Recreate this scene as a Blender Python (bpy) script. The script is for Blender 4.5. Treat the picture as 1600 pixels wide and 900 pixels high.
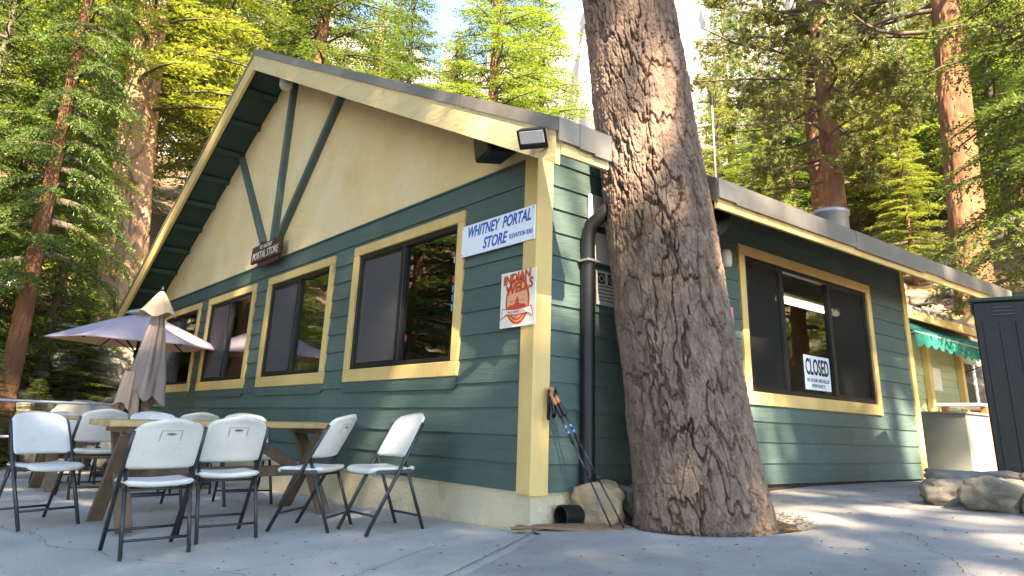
import bpy, bmesh, math, random
import numpy as np
from mathutils import Vector, Matrix
for o in list(bpy.data.objects): bpy.data.objects.remove(o)
SC = bpy.context.scene; COL = SC.collection
random.seed(7); RNG = np.random.default_rng(7)
R = math.radians
# ---------------------------------------------------------------- camera, sky, sun, exposure
F_PX, YAW, PITCH, ROLL = 1101.64, R(50.653), R(16.694), R(2.012)
CAM = np.array([4.052, -3.588, 0.75])
def cam_axes():
    c, s, cp, sp, cr, sr = math.cos(YAW), math.sin(YAW), math.cos(PITCH), math.sin(PITCH), math.cos(ROLL), math.sin(ROLL)
    fw = np.array([-s*cp, c*cp, sp]); rt = np.array([c, s, 0.]); up = np.cross(rt, fw)
    return rt*cr + up*sr, -rt*sr + up*cr, fw
AX_R, AX_U, AX_F = cam_axes()
cd = bpy.data.cameras.new('camera'); co = bpy.data.objects.new('camera', cd); COL.objects.link(co)
cd.sensor_width = 36; cd.lens = 36*F_PX/1600; cd.shift_y = -110/1600; cd.clip_start = .05; cd.clip_end = 3000
m = Matrix([[AX_R[i], AX_U[i], -AX_F[i], CAM[i]] for i in range(3)] + [[0, 0, 0, 1]]); co.matrix_world = m
SC.camera = co
SUN = np.array([.80, -.36, .76]); SUN /= np.linalg.norm(SUN)
wd = bpy.data.worlds.new('World'); SC.world = wd; wd.use_nodes = True
nt = wd.node_tree; nt.nodes.clear()
sky = nt.nodes.new('ShaderNodeTexSky'); sky.sky_type = 'NISHITA'; sky.sun_disc = False
sky.sun_elevation = math.asin(SUN[2]); sky.sun_rotation = math.atan2(SUN[0], SUN[1]); sky.altitude = 2500; sky.air_density = 1.0; sky.dust_density = .1; sky.ozone_density = 1.5
bg = nt.nodes.new('ShaderNodeBackground'); bg.inputs[1].default_value = .15
ow = nt.nodes.new('ShaderNodeOutputWorld'); nt.links.new(sky.outputs[0], bg.inputs[0]); nt.links.new(bg.outputs[0], ow.inputs[0])
sl = bpy.data.lights.new('sun', 'SUN'); sl.energy = 5.0; sl.angle = R(.5); sl.color = (1, .92, .78)
so = bpy.data.objects.new('sun', sl); COL.objects.link(so); so.rotation_euler = Vector(SUN).to_track_quat('Z', 'Y').to_euler(); so.location = (20, -10, 30)
SC.view_settings.view_transform = 'Standard'; SC.view_settings.look = 'None'; SC.view_settings.exposure = 2.85; SC.view_settings.gamma = 1; SC.view_settings.use_white_balance = True; SC.view_settings.white_balance_temperature = 7700; SC.view_settings.white_balance_tint = 10
SC.render.engine = 'CYCLES'; SC.render.resolution_x = 1024; SC.render.resolution_y = 576
SC.cycles.max_bounces = 8; SC.cycles.transparent_max_bounces = 16

# a pixel of the 1600x900 photograph gives a direction; the distance comes from the surface it touches
def ray(x, y): return AX_F + AX_R*(x-800)/F_PX + AX_U*(340-y)/F_PX
def onX(x, y, X=0.): d = ray(x, y); return CAM + d*(X-CAM[0])/d[0]
def onY(x, y, Y=0.): d = ray(x, y); return CAM + d*(Y-CAM[1])/d[1]
def away(px, py, D):
    d = ray(px, py); h = math.hypot(d[0], d[1]); return CAM + d*D/h
# ---------------------------------------------------------------- noise helpers
def _hash(ix, iy, iz, s):
    h = (ix*374761393 + iy*668265263 + iz*2147483647 + s*1274126177) & 0xffffffff
    h = ((h ^ (h >> 13))*1274126177) & 0xffffffff
    return ((h ^ (h >> 16)) & 0xffffff)/float(0xffffff)
def vnoise(x, y, z=0., s=0):
    x, y, z = np.broadcast_arrays(np.asarray(x, float), np.asarray(y, float), np.asarray(z, float))
    ix, iy, iz = np.floor(x).astype(np.int64), np.floor(y).astype(np.int64), np.floor(z).astype(np.int64)
    fx, fy, fz = x-ix, y-iy, z-iz
    fx, fy, fz = fx*fx*(3-2*fx), fy*fy*(3-2*fy), fz*fz*(3-2*fz)
    r = 0
    for a in (0, 1):
        for b in (0, 1):
            for c in (0, 1):
                r = r + _hash(ix+a, iy+b, iz+c, s)*(fx if a else 1-fx)*(fy if b else 1-fy)*(fz if c else 1-fz)
    return r*2-1
def fbm(x, y, z=0., s=0, o=4):
    r = 0; a = 1.
    for i in range(o): r = r + a*vnoise(np.asarray(x)*2**i, np.asarray(y)*2**i, np.asarray(z)*2**i, s+i); a *= .5
    return r/1.9
def voro(x, y, per, s=0):      # F1, F2 of a jittered grid, periodic in x
    ix, iy = np.floor(x).astype(np.int64), np.floor(y).astype(np.int64)
    f1 = np.full(x.shape, 9.); f2 = f1.copy()
    for a in (-1, 0, 1):
        for b in (-1, 0, 1):
            cx, cy = ix+a, iy+b; px = cx % per
            d = np.hypot(cx+_hash(px, cy, 0*cy, s)-x, cy+_hash(px, cy, 0*cy+1, s)-y)
            f2 = np.minimum(np.maximum(f1, d), f2); f1 = np.minimum(f1, d)
    return f1, f2
def sstep(a, b, x): t = np.clip((x-a)/(b-a), 0, 1); return t*t*(3-2*t)
# ---------------------------------------------------------------- materials
MATS = {}
def mat(name, c1, c2=None, scale=4., rough=.7, bump=0., bscale=None, stretch=(1, 1, 1), spec=.3, metal=0., rand=0., c3=None, s3=.6, t3=(.5, .7), detail=6., translucent=None, island=0., alpha=None):
    if name in MATS: return MATS[name]
    mt = bpy.data.materials.new(name); mt.use_nodes = True; n = mt.node_tree; nd, lk = n.nodes, n.links
    nd.clear(); out = nd.new('ShaderNodeOutputMaterial'); b = nd.new('ShaderNodeBsdfPrincipled')
    b.inputs['Roughness'].default_value = rough; b.inputs['Metallic'].default_value = metal; b.inputs['Specular IOR Level'].default_value = spec
    tc = nd.new('ShaderNodeTexCoord'); mp = nd.new('ShaderNodeMapping'); mp.inputs['Scale'].default_value = stretch
    lk.new(tc.outputs['Object'], mp.inputs['Vector'])
    col = None
    def noise(sc, det=detail, vec=None):
        t = nd.new('ShaderNodeTexNoise'); t.inputs['Scale'].default_value = sc; t.inputs['Detail'].default_value = det; t.inputs['Roughness'].default_value = .62
        lk.new(vec or mp.outputs['Vector'], t.inputs['Vector']); return t.outputs['Fac']
    def ramp(f, a, bb):
        r = nd.new('ShaderNodeMapRange'); r.inputs[1].default_value = a; r.inputs[2].default_value = bb; lk.new(f, r.inputs[0]); return r.outputs[0]
    def mix(f, a, bb):
        x = nd.new('ShaderNodeMix'); x.data_type = 'RGBA'
        if isinstance(f, float): x.inputs[0].default_value = f
        else: lk.new(f, x.inputs[0])
        for k, v in ((6, a), (7, bb)):
            if isinstance(v, tuple): x.inputs[k].default_value = (*v, 1)
            else: lk.new(v, x.inputs[k])
        return x.outputs[2]
    if c2: col = mix(ramp(noise(scale), .3, .7), c1, c2)
    if c3: col = mix(ramp(noise(s3, 8., tc.outputs['Object']), *t3), col if col else c1, c3)
    if rand or island:
        oi = nd.new('ShaderNodeObjectInfo'); ge = nd.new('ShaderNodeNewGeometry'); hs = nd.new('ShaderNodeHueSaturation')
        if not col: hs.inputs['Color'].default_value = (*c1, 1)
        else: lk.new(col, hs.inputs['Color'])
        src = ge.outputs['Random Per Island'] if island else oi.outputs['Random']; k = island or rand
        r = nd.new('ShaderNodeMapRange'); r.inputs[3].default_value = 1-k; r.inputs[4].default_value = 1+k; lk.new(src, r.inputs[0]); lk.new(r.outputs[0], hs.inputs['Value'])
        if island:
            r2 = nd.new('ShaderNodeMapRange'); r2.inputs[3].default_value = .475; r2.inputs[4].default_value = .515; lk.new(oi.outputs['Random'], r2.inputs[0]); lk.new(r2.outputs[0], hs.inputs['Hue'])
        col = hs.outputs['Color']
    if col: lk.new(col, b.inputs['Base Color'])
    else: b.inputs['Base Color'].default_value = (*c1, 1)
    if bump:
        bp = nd.new('ShaderNodeBump'); bp.inputs['Strength'].default_value = bump; bp.inputs['Distance'].default_value = .02
        lk.new(noise(bscale or scale*3, 8.), bp.inputs['Height']); lk.new(bp.outputs[0], b.inputs['Normal'])
    sh = b.outputs[0]
    if translucent:
        tr = nd.new('ShaderNodeBsdfTranslucent'); mx = nd.new('ShaderNodeMixShader'); mx.inputs[0].default_value = translucent
        g = nd.new('ShaderNodeMix'); g.data_type = 'RGBA'; g.blend_type = 'MULTIPLY'; g.inputs[0].default_value = 1.
        if col: lk.new(col, g.inputs[6])
        else: g.inputs[6].default_value = (*c1, 1)
        g.inputs[7].default_value = (1.5, 1.5, .9, 1); lk.new(g.outputs[2], tr.inputs[0])
        lk.new(sh, mx.inputs[1]); lk.new(tr.outputs[0], mx.inputs[2]); sh = mx.outputs[0]
    if alpha is not None:
        tp = nd.new('ShaderNodeBsdfTransparent'); mx = nd.new('ShaderNodeMixShader'); mx.inputs[0].default_value = alpha
        lk.new(tp.outputs[0], mx.inputs[1]); lk.new(sh, mx.inputs[2]); sh = mx.outputs[0]
    lk.new(sh, out.inputs[0]); MATS[name] = mt; return mt
def glass_mat(name, tint, boost):
    mt = bpy.data.materials.new(name); mt.use_nodes = True; n = mt.node_tree; n.nodes.clear(); nd, lk = n.nodes, n.links
    out = nd.new('ShaderNodeOutputMaterial'); lw = nd.new('ShaderNodeLayerWeight'); lw.inputs[0].default_value = .5; fr = nd.new('ShaderNodeMath'); fr.operation = 'POWER'; fr.inputs[1].default_value = 5.; lk.new(lw.outputs['Facing'], fr.inputs[0])
    ad = nd.new('ShaderNodeMath'); ad.operation = 'MULTIPLY_ADD'; ad.inputs[1].default_value = .9; ad.inputs[2].default_value = boost; ad.use_clamp = True
    tp = nd.new('ShaderNodeBsdfTransparent'); tp.inputs[0].default_value = (*tint, 1); gl = nd.new('ShaderNodeBsdfGlossy'); gl.inputs['Roughness'].default_value = .012
    tc = nd.new('ShaderNodeTexCoord'); ns = nd.new('ShaderNodeTexNoise'); ns.inputs['Scale'].default_value = 1.7; bp = nd.new('ShaderNodeBump'); bp.inputs['Strength'].default_value = .06; bp.inputs['Distance'].default_value = .05
    lk.new(tc.outputs['Object'], ns.inputs[0]); lk.new(ns.outputs[0], bp.inputs['Height']); lk.new(bp.outputs[0], gl.inputs['Normal'])
    mx = nd.new('ShaderNodeMixShader'); lk.new(fr.outputs[0], ad.inputs[0]); lk.new(ad.outputs[0], mx.inputs[0]); lk.new(tp.outputs[0], mx.inputs[1]); lk.new(gl.outputs[0], mx.inputs[2]); lk.new(mx.outputs[0], out.inputs[0])
    return mt
def siding_mat(name, c1, c2):
    mt = mat(name, c1, c2, 9., .55, 0., stretch=(.35, .35, 3), rand=.13, spec=.4, c3=(.105, .135, .115), s3=1.6, t3=(.56, .80))
    n = mt.node_tree; nd, lk = n.nodes, n.links; b = [x for x in nd if x.type == 'BSDF_PRINCIPLED'][0]
    tc = nd.new('ShaderNodeTexCoord'); mp = nd.new('ShaderNodeMapping'); mp.inputs['Scale'].default_value = (.9, .9, 7)
    oi = nd.new('ShaderNodeObjectInfo'); vm = nd.new('ShaderNodeVectorMath'); vm.operation = 'ADD'; ml = nd.new('ShaderNodeMath'); ml.operation = 'MULTIPLY'; ml.inputs[1].default_value = 40.
    lk.new(oi.outputs['Random'], ml.inputs[0]); lk.new(tc.outputs['Object'], vm.inputs[0]); lk.new(ml.outputs[0], vm.inputs[1]); lk.new(vm.outputs[0], mp.inputs[0])
    w = nd.new('ShaderNodeTexNoise'); w.inputs['Scale'].default_value = 1.1; w.inputs['Detail'].default_value = 1.; lk.new(mp.outputs[0], w.inputs['Vector'])
    m2 = nd.new('ShaderNodeMath'); m2.operation = 'MULTIPLY'; m2.inputs[1].default_value = 95.; lk.new(w.outputs[0], m2.inputs[0])
    sn = nd.new('ShaderNodeMath'); sn.operation = 'SINE'; lk.new(m2.outputs[0], sn.inputs[0])
    bp = nd.new('ShaderNodeBump'); bp.inputs['Strength'].default_value = .2; bp.inputs['Distance'].default_value = .0025; lk.new(sn.outputs[0], bp.inputs['Height']); lk.new(bp.outputs[0], b.inputs['Normal'])
    return mt
M_GREEN = siding_mat('green siding paint', (.060, .095, .083), (.080, .118, .102))
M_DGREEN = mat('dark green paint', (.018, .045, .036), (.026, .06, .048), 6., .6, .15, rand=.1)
M_YEL = mat('cream yellow paint', (.69, .475, .19), (.60, .405, .15), 5., .55, .25, 30., stretch=(1, 1, .3), rand=.06, c3=(.42, .30, .12), s3=3., t3=(.66, .75))
M_RAKE = mat('weathered cream rake paint', (.68, .52, .27), (.58, .43, .20), 5., .6, .5, 16., stretch=(.4, 1, 3), c3=(.30, .22, .13), s3=2.2, t3=(.60, .72))
M_STUC = mat('cream stucco', (.80, .59, .31), (.70, .50, .235), 1.3, .9, 1., 15., c3=(.78, .62, .40), s3=.9, t3=(.45, .7), spec=.1)
M_FOUND = mat('foundation stucco', (.62, .52, .36), (.50, .42, .29), 3., .9, .8, 45., c3=(.30, .27, .22), s3=2.4, t3=(.6, .75), spec=.1)
M_METAL = mat('brown grey sheet metal', (.17, .150, .13), (.21, .185, .165), 2., .42, .08, 20., metal=.3, c3=(.27, .245, .22), s3=1.4, t3=(.5, .7))
M_GALV = mat('galvanised steel', (.36, .36, .355), (.27, .27, .265), 6., .5, .1, metal=.7)
M_BLACK = mat('black metal', (.007, .007, .007), (.012, .012, .012), 8., .45, .05)
M_FRAME = mat('bronze window frame', (.014, .013, .012), None, rough=.4)
M_GLASS = glass_mat('window glass', (.80, .82, .80), .15)
M_SCREEN = mat('insect screen', (.125, .112, .112), (.10, .09, .09), 3., .8, alpha=.60, spec=.1)
M_DSCREEN = mat('dark insect screen', (.030, .027, .024), (.022, .02, .018), 3., .8, alpha=.75, spec=.1)
M_WHITE = mat('chair plastic', (.66, .62, .565), (.60, .565, .515), 7., .42, .12, 90., c3=(.48, .44, .37), s3=5., t3=(.58, .80), rand=.05)
M_TUBE = mat('powder coated tube', (.030, .031, .032), (.045, .045, .045), 10., .38, metal=.3, spec=.5)
M_WOODTOP = mat('table top wood', (.50, .33, .15), (.40, .24, .10), 6., .55, .3, 20., stretch=(6, .6, 1), rand=.12)
M_WOODLEG = mat('table leg wood', (.19, .125, .08), (.12, .078, .05), 6., .7, .4, 20., stretch=(2, 2, .5))
M_LILAC = mat('lilac canopy cloth', (.54, .47, .56), (.48, .42, .51), 2., .85, .15, 40., translucent=.25)
M_BEIGE = mat('taupe canopy cloth', (.33, .25, .22), (.27, .205, .18), 2.5, .9, .25, 30., translucent=.12)
M_TAN = mat('tan canopy cloth', (.46, .34, .25), (.39, .29, .215), 2.5, .9, .2, 30., translucent=.15)
M_CONC = mat('patio concrete', (.47, .425, .385), (.39, .355, .325), 1.6, .85, .35, 70., c3=(.30, .265, .235), s3=.55, t3=(.52, .72), spec=.2)
M_ASPH = mat('worn path paving', (.40, .36, .325), (.32, .29, .265), 2.2, .9, .7, 90., c3=(.22, .20, .18), s3=.7, t3=(.5, .7), spec=.2)
M_SOIL = mat('forest soil', (.21, .125, .072), (.10, .066, .043), 2.6, .95, 1., 9., c3=(.30, .25, .20), s3=.8, t3=(.56, .66), spec=.1)
M_DIRT_SHADE = mat('bark litter soil and gap shade', (.10, .068, .045), (.06, .042, .03), 9., .95, .8, 40., spec=.1)
M_BARK = mat('grey brown bark', (.130, .086, .066), (.275, .195, .150), 14., .95, 1., 45., stretch=(1, 1, .55), c3=(.29, .165, .10), s3=1.5, t3=(.60, .74), spec=.1)
M_RBARK = mat('red brown bark', (.23, .105, .058), (.14, .070, .042), 3., .95, .9, 12., stretch=(1, 1, .25), c3=(.36, .18, .09), s3=.7, t3=(.5, .7), spec=.1)
M_OBARK = mat('pale orange bark', (.46, .275, .16), (.31, .18, .11), 3., .95, 1., 10., stretch=(1, 1, .25), c3=(.50, .36, .24), s3=.8, t3=(.5, .7), spec=.1)
M_LIMB = mat('limb bark', (.085, .062, .047), (.14, .11, .088), 5., .95, .3, spec=.1)
M_FIR = mat('fir needles', (.065, .115, .030), (.115, .165, .040), .6, .55, translucent=.38, island=.45)
M_FIR2 = mat('yellow green needles', (.145, .195, .036), (.215, .25, .05), .5, .55, translucent=.42, island=.4)
M_PINE = mat('pine needles', (.14, .165, .065), (.22, .225, .09), .6, .5, translucent=.36, island=.45)
M_GRAN = mat('pale granite', (.32, .30, .285), (.24, .225, .21), .08, .95, 0., c3=(.15, .15, .15), s3=.05, t3=(.56, .68), spec=.1)
M_ROCK = mat('tan granite boulder', (.42, .28, .155), (.32, .225, .14), 3., .9, .8, 30., c3=(.20, .165, .13), s3=2., t3=(.55, .7), spec=.15)
M_GROCK = mat('grey granite boulder', (.25, .215, .17), (.17, .15, .122), 9., .9, 1., 14., c3=(.12, .11, .095), s3=3., t3=(.50, .66), spec=.15)
M_PALEROCK = mat('pale granite stone', (.40, .375, .345), (.29, .275, .255), 3., .9, .9, 14., c3=(.20, .19, .175), s3=2., t3=(.55, .7), spec=.1)
M_SIGNW = mat('white sign enamel', (.74, .77, .82), None, rough=.35)
M_BLUE = mat('blue letter paint', (.025, .10, .42), None, rough=.5)
M_BROWN = mat('brown sign board', (.085, .030, .020), (.06, .022, .015), 8., .6, .2)
M_CREAMP = mat('cream letter paint', (.70, .62, .50), None, rough=.6)
M_RED = mat('red print', (.62, .085, .035), (.55, .07, .03), 10., rough=.5)
M_ORAN = mat('orange print', (.80, .36, .20), None, rough=.5)
M_SOFTRED = mat('soft red print', (.76, .30, .16), None, rough=.5)
M_PAPER = mat('cream sign paper', (.76, .72, .60), (.70, .66, .54), 5., .6)
M_PAPERG = mat('grey notice paper', (.50, .45, .42), None, rough=.7)
M_PINK = mat('pink notice paper', (.72, .20, .30), None, rough=.7)
M_INK = mat('black ink', (.015, .015, .015), None, rough=.6)
M_AWN = mat('green awning cloth', (.012, .16, .125), (.010, .13, .10), 3., .75, translucent=.15)
M_PALEG = mat('pale green boards', (.40, .44, .27), (.34, .38, .23), 3., .7, rand=.08)
M_GREYW = mat('grey green counter paint', (.20, .21, .185), (.17, .18, .16), 2., .7, .1)
M_OWOOD = mat('orange stained wood', (.42, .17, .06), (.33, .12, .04), 6., .6, .2)
M_CORK = mat('cork grip', (.50, .22, .09), (.40, .16, .06), 40., .8, .2)
M_ALU = mat('dark carbon shaft', (.03, .03, .033), (.09, .09, .095), 30., .3, metal=.7, stretch=(1, 1, .4))
M_LENS = mat('lamp glass', (.55, .52, .45), None, rough=.25)
M_RAIL = mat('painted pipe rail', (.36, .40, .47), (.30, .34, .40), 5., .35, metal=.4)
M_BROAD = mat('broadleaf', (.16, .24, .03), (.22, .29, .05), .8, .5, translucent=.4, island=.4)
M_STICK = [mat('sticker %d' % i, c, None, rough=.5) for i, c in enumerate([(.5, .5, .5), (.55, .05, .05), (.08, .25, .55), (.05, .2, .6), (.1, .4, .45)])]
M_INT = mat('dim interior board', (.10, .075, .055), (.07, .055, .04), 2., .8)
M_GLOW = bpy.data.materials.new('glowing strip'); M_GLOW.use_nodes = True
_b = M_GLOW.node_tree.nodes['Principled BSDF']; _b.inputs['Emission Color'].default_value = (1, .93, .8, 1); _b.inputs['Emission Strength'].default_value = 1.2
# ---------------------------------------------------------------- mesh helpers
class MB:
    def __init__(s): s.v = []; s.f = []
    def add(s, vs, fs):
        n = len(s.v); s.v += [tuple(map(float, p)) for p in vs]; s.f += [tuple(i+n for i in f) for f in fs]; return s
    def box(s, x0, x1, y0, y1, z0, z1, c=0., M=None):
        c = min(c, .45*min(x1-x0, y1-y0, z1-z0)); X, Y, Z = (x0, x1), (y0, y1), (z0, z1)
        if c <= 0:
            vs = [(X[i], Y[j], Z[k]) for i in (0, 1) for j in (0, 1) for k in (0, 1)]
            fs = [(0, 1, 3, 2), (4, 6, 7, 5), (0, 4, 5, 1), (2, 3, 7, 6), (0, 2, 6, 4), (1, 5, 7, 3)]
        else:
            vs = []; idx = {}
            for i in (0, 1):
                for j in (0, 1):
                    for k in (0, 1):
                        sx, sy, sz = (1 if i == 0 else -1)*c, (1 if j == 0 else -1)*c, (1 if k == 0 else -1)*c
                        idx[i, j, k] = len(vs)
                        vs += [(X[i], Y[j]+sy, Z[k]+sz), (X[i]+sx, Y[j], Z[k]+sz), (X[i]+sx, Y[j]+sy, Z[k])]
            g = lambda i, j, k, a: idx[i, j, k]+a
            fs = []
            for i in (0, 1):
                q = [g(i, 0, 0, 0), g(i, 0, 1, 0), g(i, 1, 1, 0), g(i, 1, 0, 0)]; fs.append(q if i == 0 else q[::-1])
                q = [g(0, i, 0, 1), g(1, i, 0, 1), g(1, i, 1, 1), g(0, i, 1, 1)]; fs.append(q if i == 0 else q[::-1])
                q = [g(0, 0, i, 2), g(0, 1, i, 2), g(1, 1, i, 2), g(1, 0, i, 2)]; fs.append(q if i == 0 else q[::-1])
            for a in (0, 1):
                for b in (0, 1):
                    fs += [(g(a, b, 0, 0), g(a, b, 1, 0), g(a, b, 1, 1), g(a, b, 0, 1)), (g(a, 0, b, 0), g(a, 1, b, 0), g(a, 1, b, 2), g(a, 0, b, 2)), (g(0, a, b, 1), g(1, a, b, 1), g(1, a, b, 2), g(0, a, b, 2))]
                    for d in (0, 1): fs.append((g(a, b, d, 0), g(a, b, d, 1), g(a, b, d, 2)))
        if M is not None: vs = [tuple(M @ Vector(p)) for p in vs]
        return s.add(vs, fs)
    def beam(s, p, q, w, h, c=.004, up=(0, 0, 1), ext=0.):
        p, q = Vector(p), Vector(q); d = q-p; L = d.length; x = d/L; u = Vector(up); u = u-x*u.dot(x); u.normalize(); v = u.cross(x)
        M = Matrix([[x[i], v[i], u[i], p[i]] for i in range(3)] + [[0, 0, 0, 1]])
        return s.box(-ext, L+ext, -w/2, w/2, -h/2, h/2, c, M)
    def tube(s, pts, rad, n=10, cap=True):
        pts = [Vector(p) for p in pts]; k = len(pts); rs = rad if hasattr(rad, '__len__') else [rad]*k
        vs = []; ref = None
        for i, p in enumerate(pts):
            d = (pts[min(i+1, k-1)]-pts[max(i-1, 0)]).normalized()
            if ref is None: ref = d.orthogonal().normalized()
            a = (ref-d*ref.dot(d)).normalized(); b = d.cross(a); ref = a
            vs += [p+(a*math.cos(2*math.pi*j/n)+b*math.sin(2*math.pi*j/n))*rs[i] for j in range(n)]
        fs = [(i*n+j, i*n+(j+1) % n, (i+1)*n+(j+1) % n, (i+1)*n+j) for i in range(k-1) for j in range(n)]
        if cap: fs += [tuple(range(n))[::-1], tuple(range((k-1)*n, k*n))]
        return s.add(vs, fs)
    def lathe(s, prof, n=24, o=(0, 0, 0)):
        vs = [(o[0]+r*math.cos(2*math.pi*j/n), o[1]+r*math.sin(2*math.pi*j/n), o[2]+z) for r, z in prof for j in range(n)]
        fs = [(i*n+j, i*n+(j+1) % n, (i+1)*n+(j+1) % n, (i+1)*n+j) for i in range(len(prof)-1) for j in range(n)]
        return s.add(vs, fs)
    def prism(s, poly, a, b, f):   # poly of (u,v); f(u,v,t) -> point
        n = len(poly); vs = [f(u, v, a) for u, v in poly] + [f(u, v, b) for u, v in poly]
        return s.add(vs, [tuple(range(n)), tuple(range(n, 2*n))[::-1]] + [(i, i+n, (i+1) % n+n, (i+1) % n) for i in range(n)])
    def grid(s, P):                # P[n,m,3]
        n, mm = P.shape[:2]
        return s.add(P.reshape(-1, 3), [(i*mm+j, i*mm+j+1, (i+1)*mm+j+1, (i+1)*mm+j) for i in range(n-1) for j in range(mm-1)])
    def mesh(s, name, smooth=False, fix=True):
        me = bpy.data.meshes.new(name); me.from_pydata(s.v, [], s.f)
        if fix:
            bm = bmesh.new(); bm.from_mesh(me); bmesh.ops.recalc_face_normals(bm, faces=bm.faces); bm.to_mesh(me); bm.free()
        if smooth: me.polygons.foreach_set('use_smooth', [True]*len(me.polygons))
        me.update(); return me
    def build(s, name, mt, parent=None, smooth=False, fix=True): return obj(name, s.mesh(name, smooth, fix), mt, parent)
def npmesh(name, V, Fq, smooth=False):
    V = np.asarray(V, np.float32); Fq = np.asarray(Fq, np.int32); k = Fq.shape[1]
    me = bpy.data.meshes.new(name); me.vertices.add(len(V)); me.vertices.foreach_set('co', V.ravel()); me.loops.add(Fq.size); me.loops.foreach_set('vertex_index', Fq.ravel())
    me.polygons.add(len(Fq)); me.polygons.foreach_set('loop_start', np.arange(0, Fq.size, k, dtype=np.int32))
    if smooth: me.polygons.foreach_set('use_smooth', np.ones(len(Fq), bool))
    me.update(calc_edges=True); return me
def gridfaces(n, mm, wrap=False):
    i, j = np.meshgrid(np.arange(n-1), np.arange(mm if wrap else mm-1), indexing='ij'); k = (j+1) % mm
    return np.stack([i*mm+j, i*mm+k, (i+1)*mm+k, (i+1)*mm+j], -1).reshape(-1, 4)
def obj(name, me, mt, parent=None, loc=None, rot=None, scale=None):
    o = bpy.data.objects.new(name, me); COL.objects.link(o)
    if mt is not None and not me.materials: me.materials.append(mt)
    if parent: o.parent = parent
    if loc is not None: o.location = loc
    if rot is not None: o.rotation_euler = rot
    if scale is not None: o.scale = scale
    return o
def tag(o, label, cat, group=None):
    o['label'] = label; o['category'] = cat
    if group: o['group'] = group
    return o
def struct(o): o['kind'] = 'structure'; return o
def thing(name, label, cat, loc=(0, 0, 0), rot=(0, 0, 0), group=None):
    o = bpy.data.objects.new(name, None); COL.objects.link(o); o.location = loc; o.rotation_euler = rot; o.empty_display_size = .1
    return tag(o, label, cat, group)
def copy_tree(o, parent=None):
    c = o.copy(); COL.objects.link(c); c.parent = parent
    for ch in list(o.children): copy_tree(ch, c)
    return c
def lettering(body, size, mt, parent, loc, rot, name='lettering', shear=0., bold=0., width=None, space=1., align='CENTER', depth=.0012):
    cu = bpy.data.curves.new('text', 'FONT'); cu.body = body; cu.size = size; cu.shear = shear; cu.offset = bold; cu.extrude = depth; cu.align_x = align; cu.align_y = 'CENTER'; cu.space_character = space; cu.resolution_u = 3
    t = bpy.data.objects.new('text', cu); COL.objects.link(t); bpy.context.view_layer.update()
    me = bpy.data.meshes.new_from_object(t.evaluated_get(bpy.context.evaluated_depsgraph_get())); bpy.data.objects.remove(t)
    if width:
        xs = [v.co.x for v in me.vertices]; k = width/(max(xs)-min(xs))
        for v in me.vertices: v.co.x *= k
    return obj(name, me, mt, parent, loc, rot)
FR_ROT = (R(90), 0, 0); RT_ROT = (R(90), 0, R(90))
# ================================================================ THE SETTING: ground, paving, hill, mountain
TREE_C = np.array([.66, 1.13])            # centre of the big trunk at the ground
def gz(x, y):
    x = np.clip(np.asarray(x, float), -13, 7); y = np.asarray(y, float)
    yc = np.where(y > 2.6, 2.6+1.0*np.tanh((y-2.6)/1.0), np.maximum(y, -8))
    k = np.clip((x+5)/4, 0, 1); k = np.where(y < 0, k*k*(3-2*k), 1.)
    return .05+.02*x+.065*yc*k
def terrain(x, y):
    x = np.asarray(x, float); y = np.asarray(y, float)
    a, b = -10.9-x, y-11.5
    d = np.maximum(0, .5*(a+b+np.sqrt((a-b)**2+9)) - .4)
    d = np.where(x > 8, np.maximum(d-.6*(x-8), 0), d)
    h = .44*d*(1-np.exp(-d/2.5)) ; h = np.minimum(h, 30+.05*h)
    return gz(x, y)-.05 + h + np.minimum(1, d/4)*(.55*fbm(x*.22, y*.22, 0, 3)+.12*fbm(x*1.1, y*1.1, 0, 9))
ax = np.unique(np.concatenate([np.arange(-45, 45.1, .6), np.linspace(-400, -45, 28), np.linspace(45, 400, 28)]))
gx, gy = np.meshgrid(ax, ax, indexing='ij')
struct(obj('ground', npmesh('ground', np.stack([gx, gy, terrain(gx, gy)], -1).reshape(-1, 3), gridfaces(len(ax), len(ax))[:, ::-1], True), M_SOIL))
# patio of pale concrete, left of the seam
ys = np.linspace(-11, -.01, 60); ss = np.linspace(0, 1, 80)
gy, gs = np.meshgrid(ys, ss, indexing='ij'); gx = -10.4+gs*(.13-.54*gy+10.4)
pz = gz(gx, gy)+.004*fbm(gx*.8, gy*.8, 0, 5)
P = np.stack([gx, gy, pz], -1); n_, m_ = P.shape[:2]
rim = P[:, 0].copy(); rim[:, 2] -= .25; P = np.concatenate([rim[:, None], P], 1)
patio = struct(obj('patio', npmesh('patio', P.reshape(-1, 3), gridfaces(n_, m_+1)[:, ::-1], True), M_CONC))
# path of older, coarser paving to the right of the seam, with the sunken tree pit
yy = np.unique(np.concatenate([np.linspace(-11, -1, 24), np.arange(-1, 3, .04), np.linspace(3, 11.5, 40)]))
ss = np.unique(np.concatenate([np.linspace(0, .32, 110), np.linspace(.32, 1, 24)]))
gy, gs = np.meshgrid(yy, ss, indexing='ij'); x0 = np.where(gy < 0, .14-.54*gy, .02); x0 = np.where(gy > 7, -4.0, x0); gx = x0+gs*(9-x0)
rr = np.hypot(gx-TREE_C[0]-.06, (gy-TREE_C[1]-.06)); th = np.arctan2(gy-TREE_C[1], gx-TREE_C[0])
pit = 1-sstep(-.05, .03, rr-(.63+.03*np.sin(3*th+1)+.03*np.sin(7*th)))
lip = np.exp(-((rr-.80)/.12)**2)*.018
pz = gz(gx, gy)+.006+.006*fbm(gx*.9, gy*.9, 0, 8)+.05*np.exp(-((gy-.05)/.3)**2-((gx-.45)/.4)**2)*.4+lip-.075*pit
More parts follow.
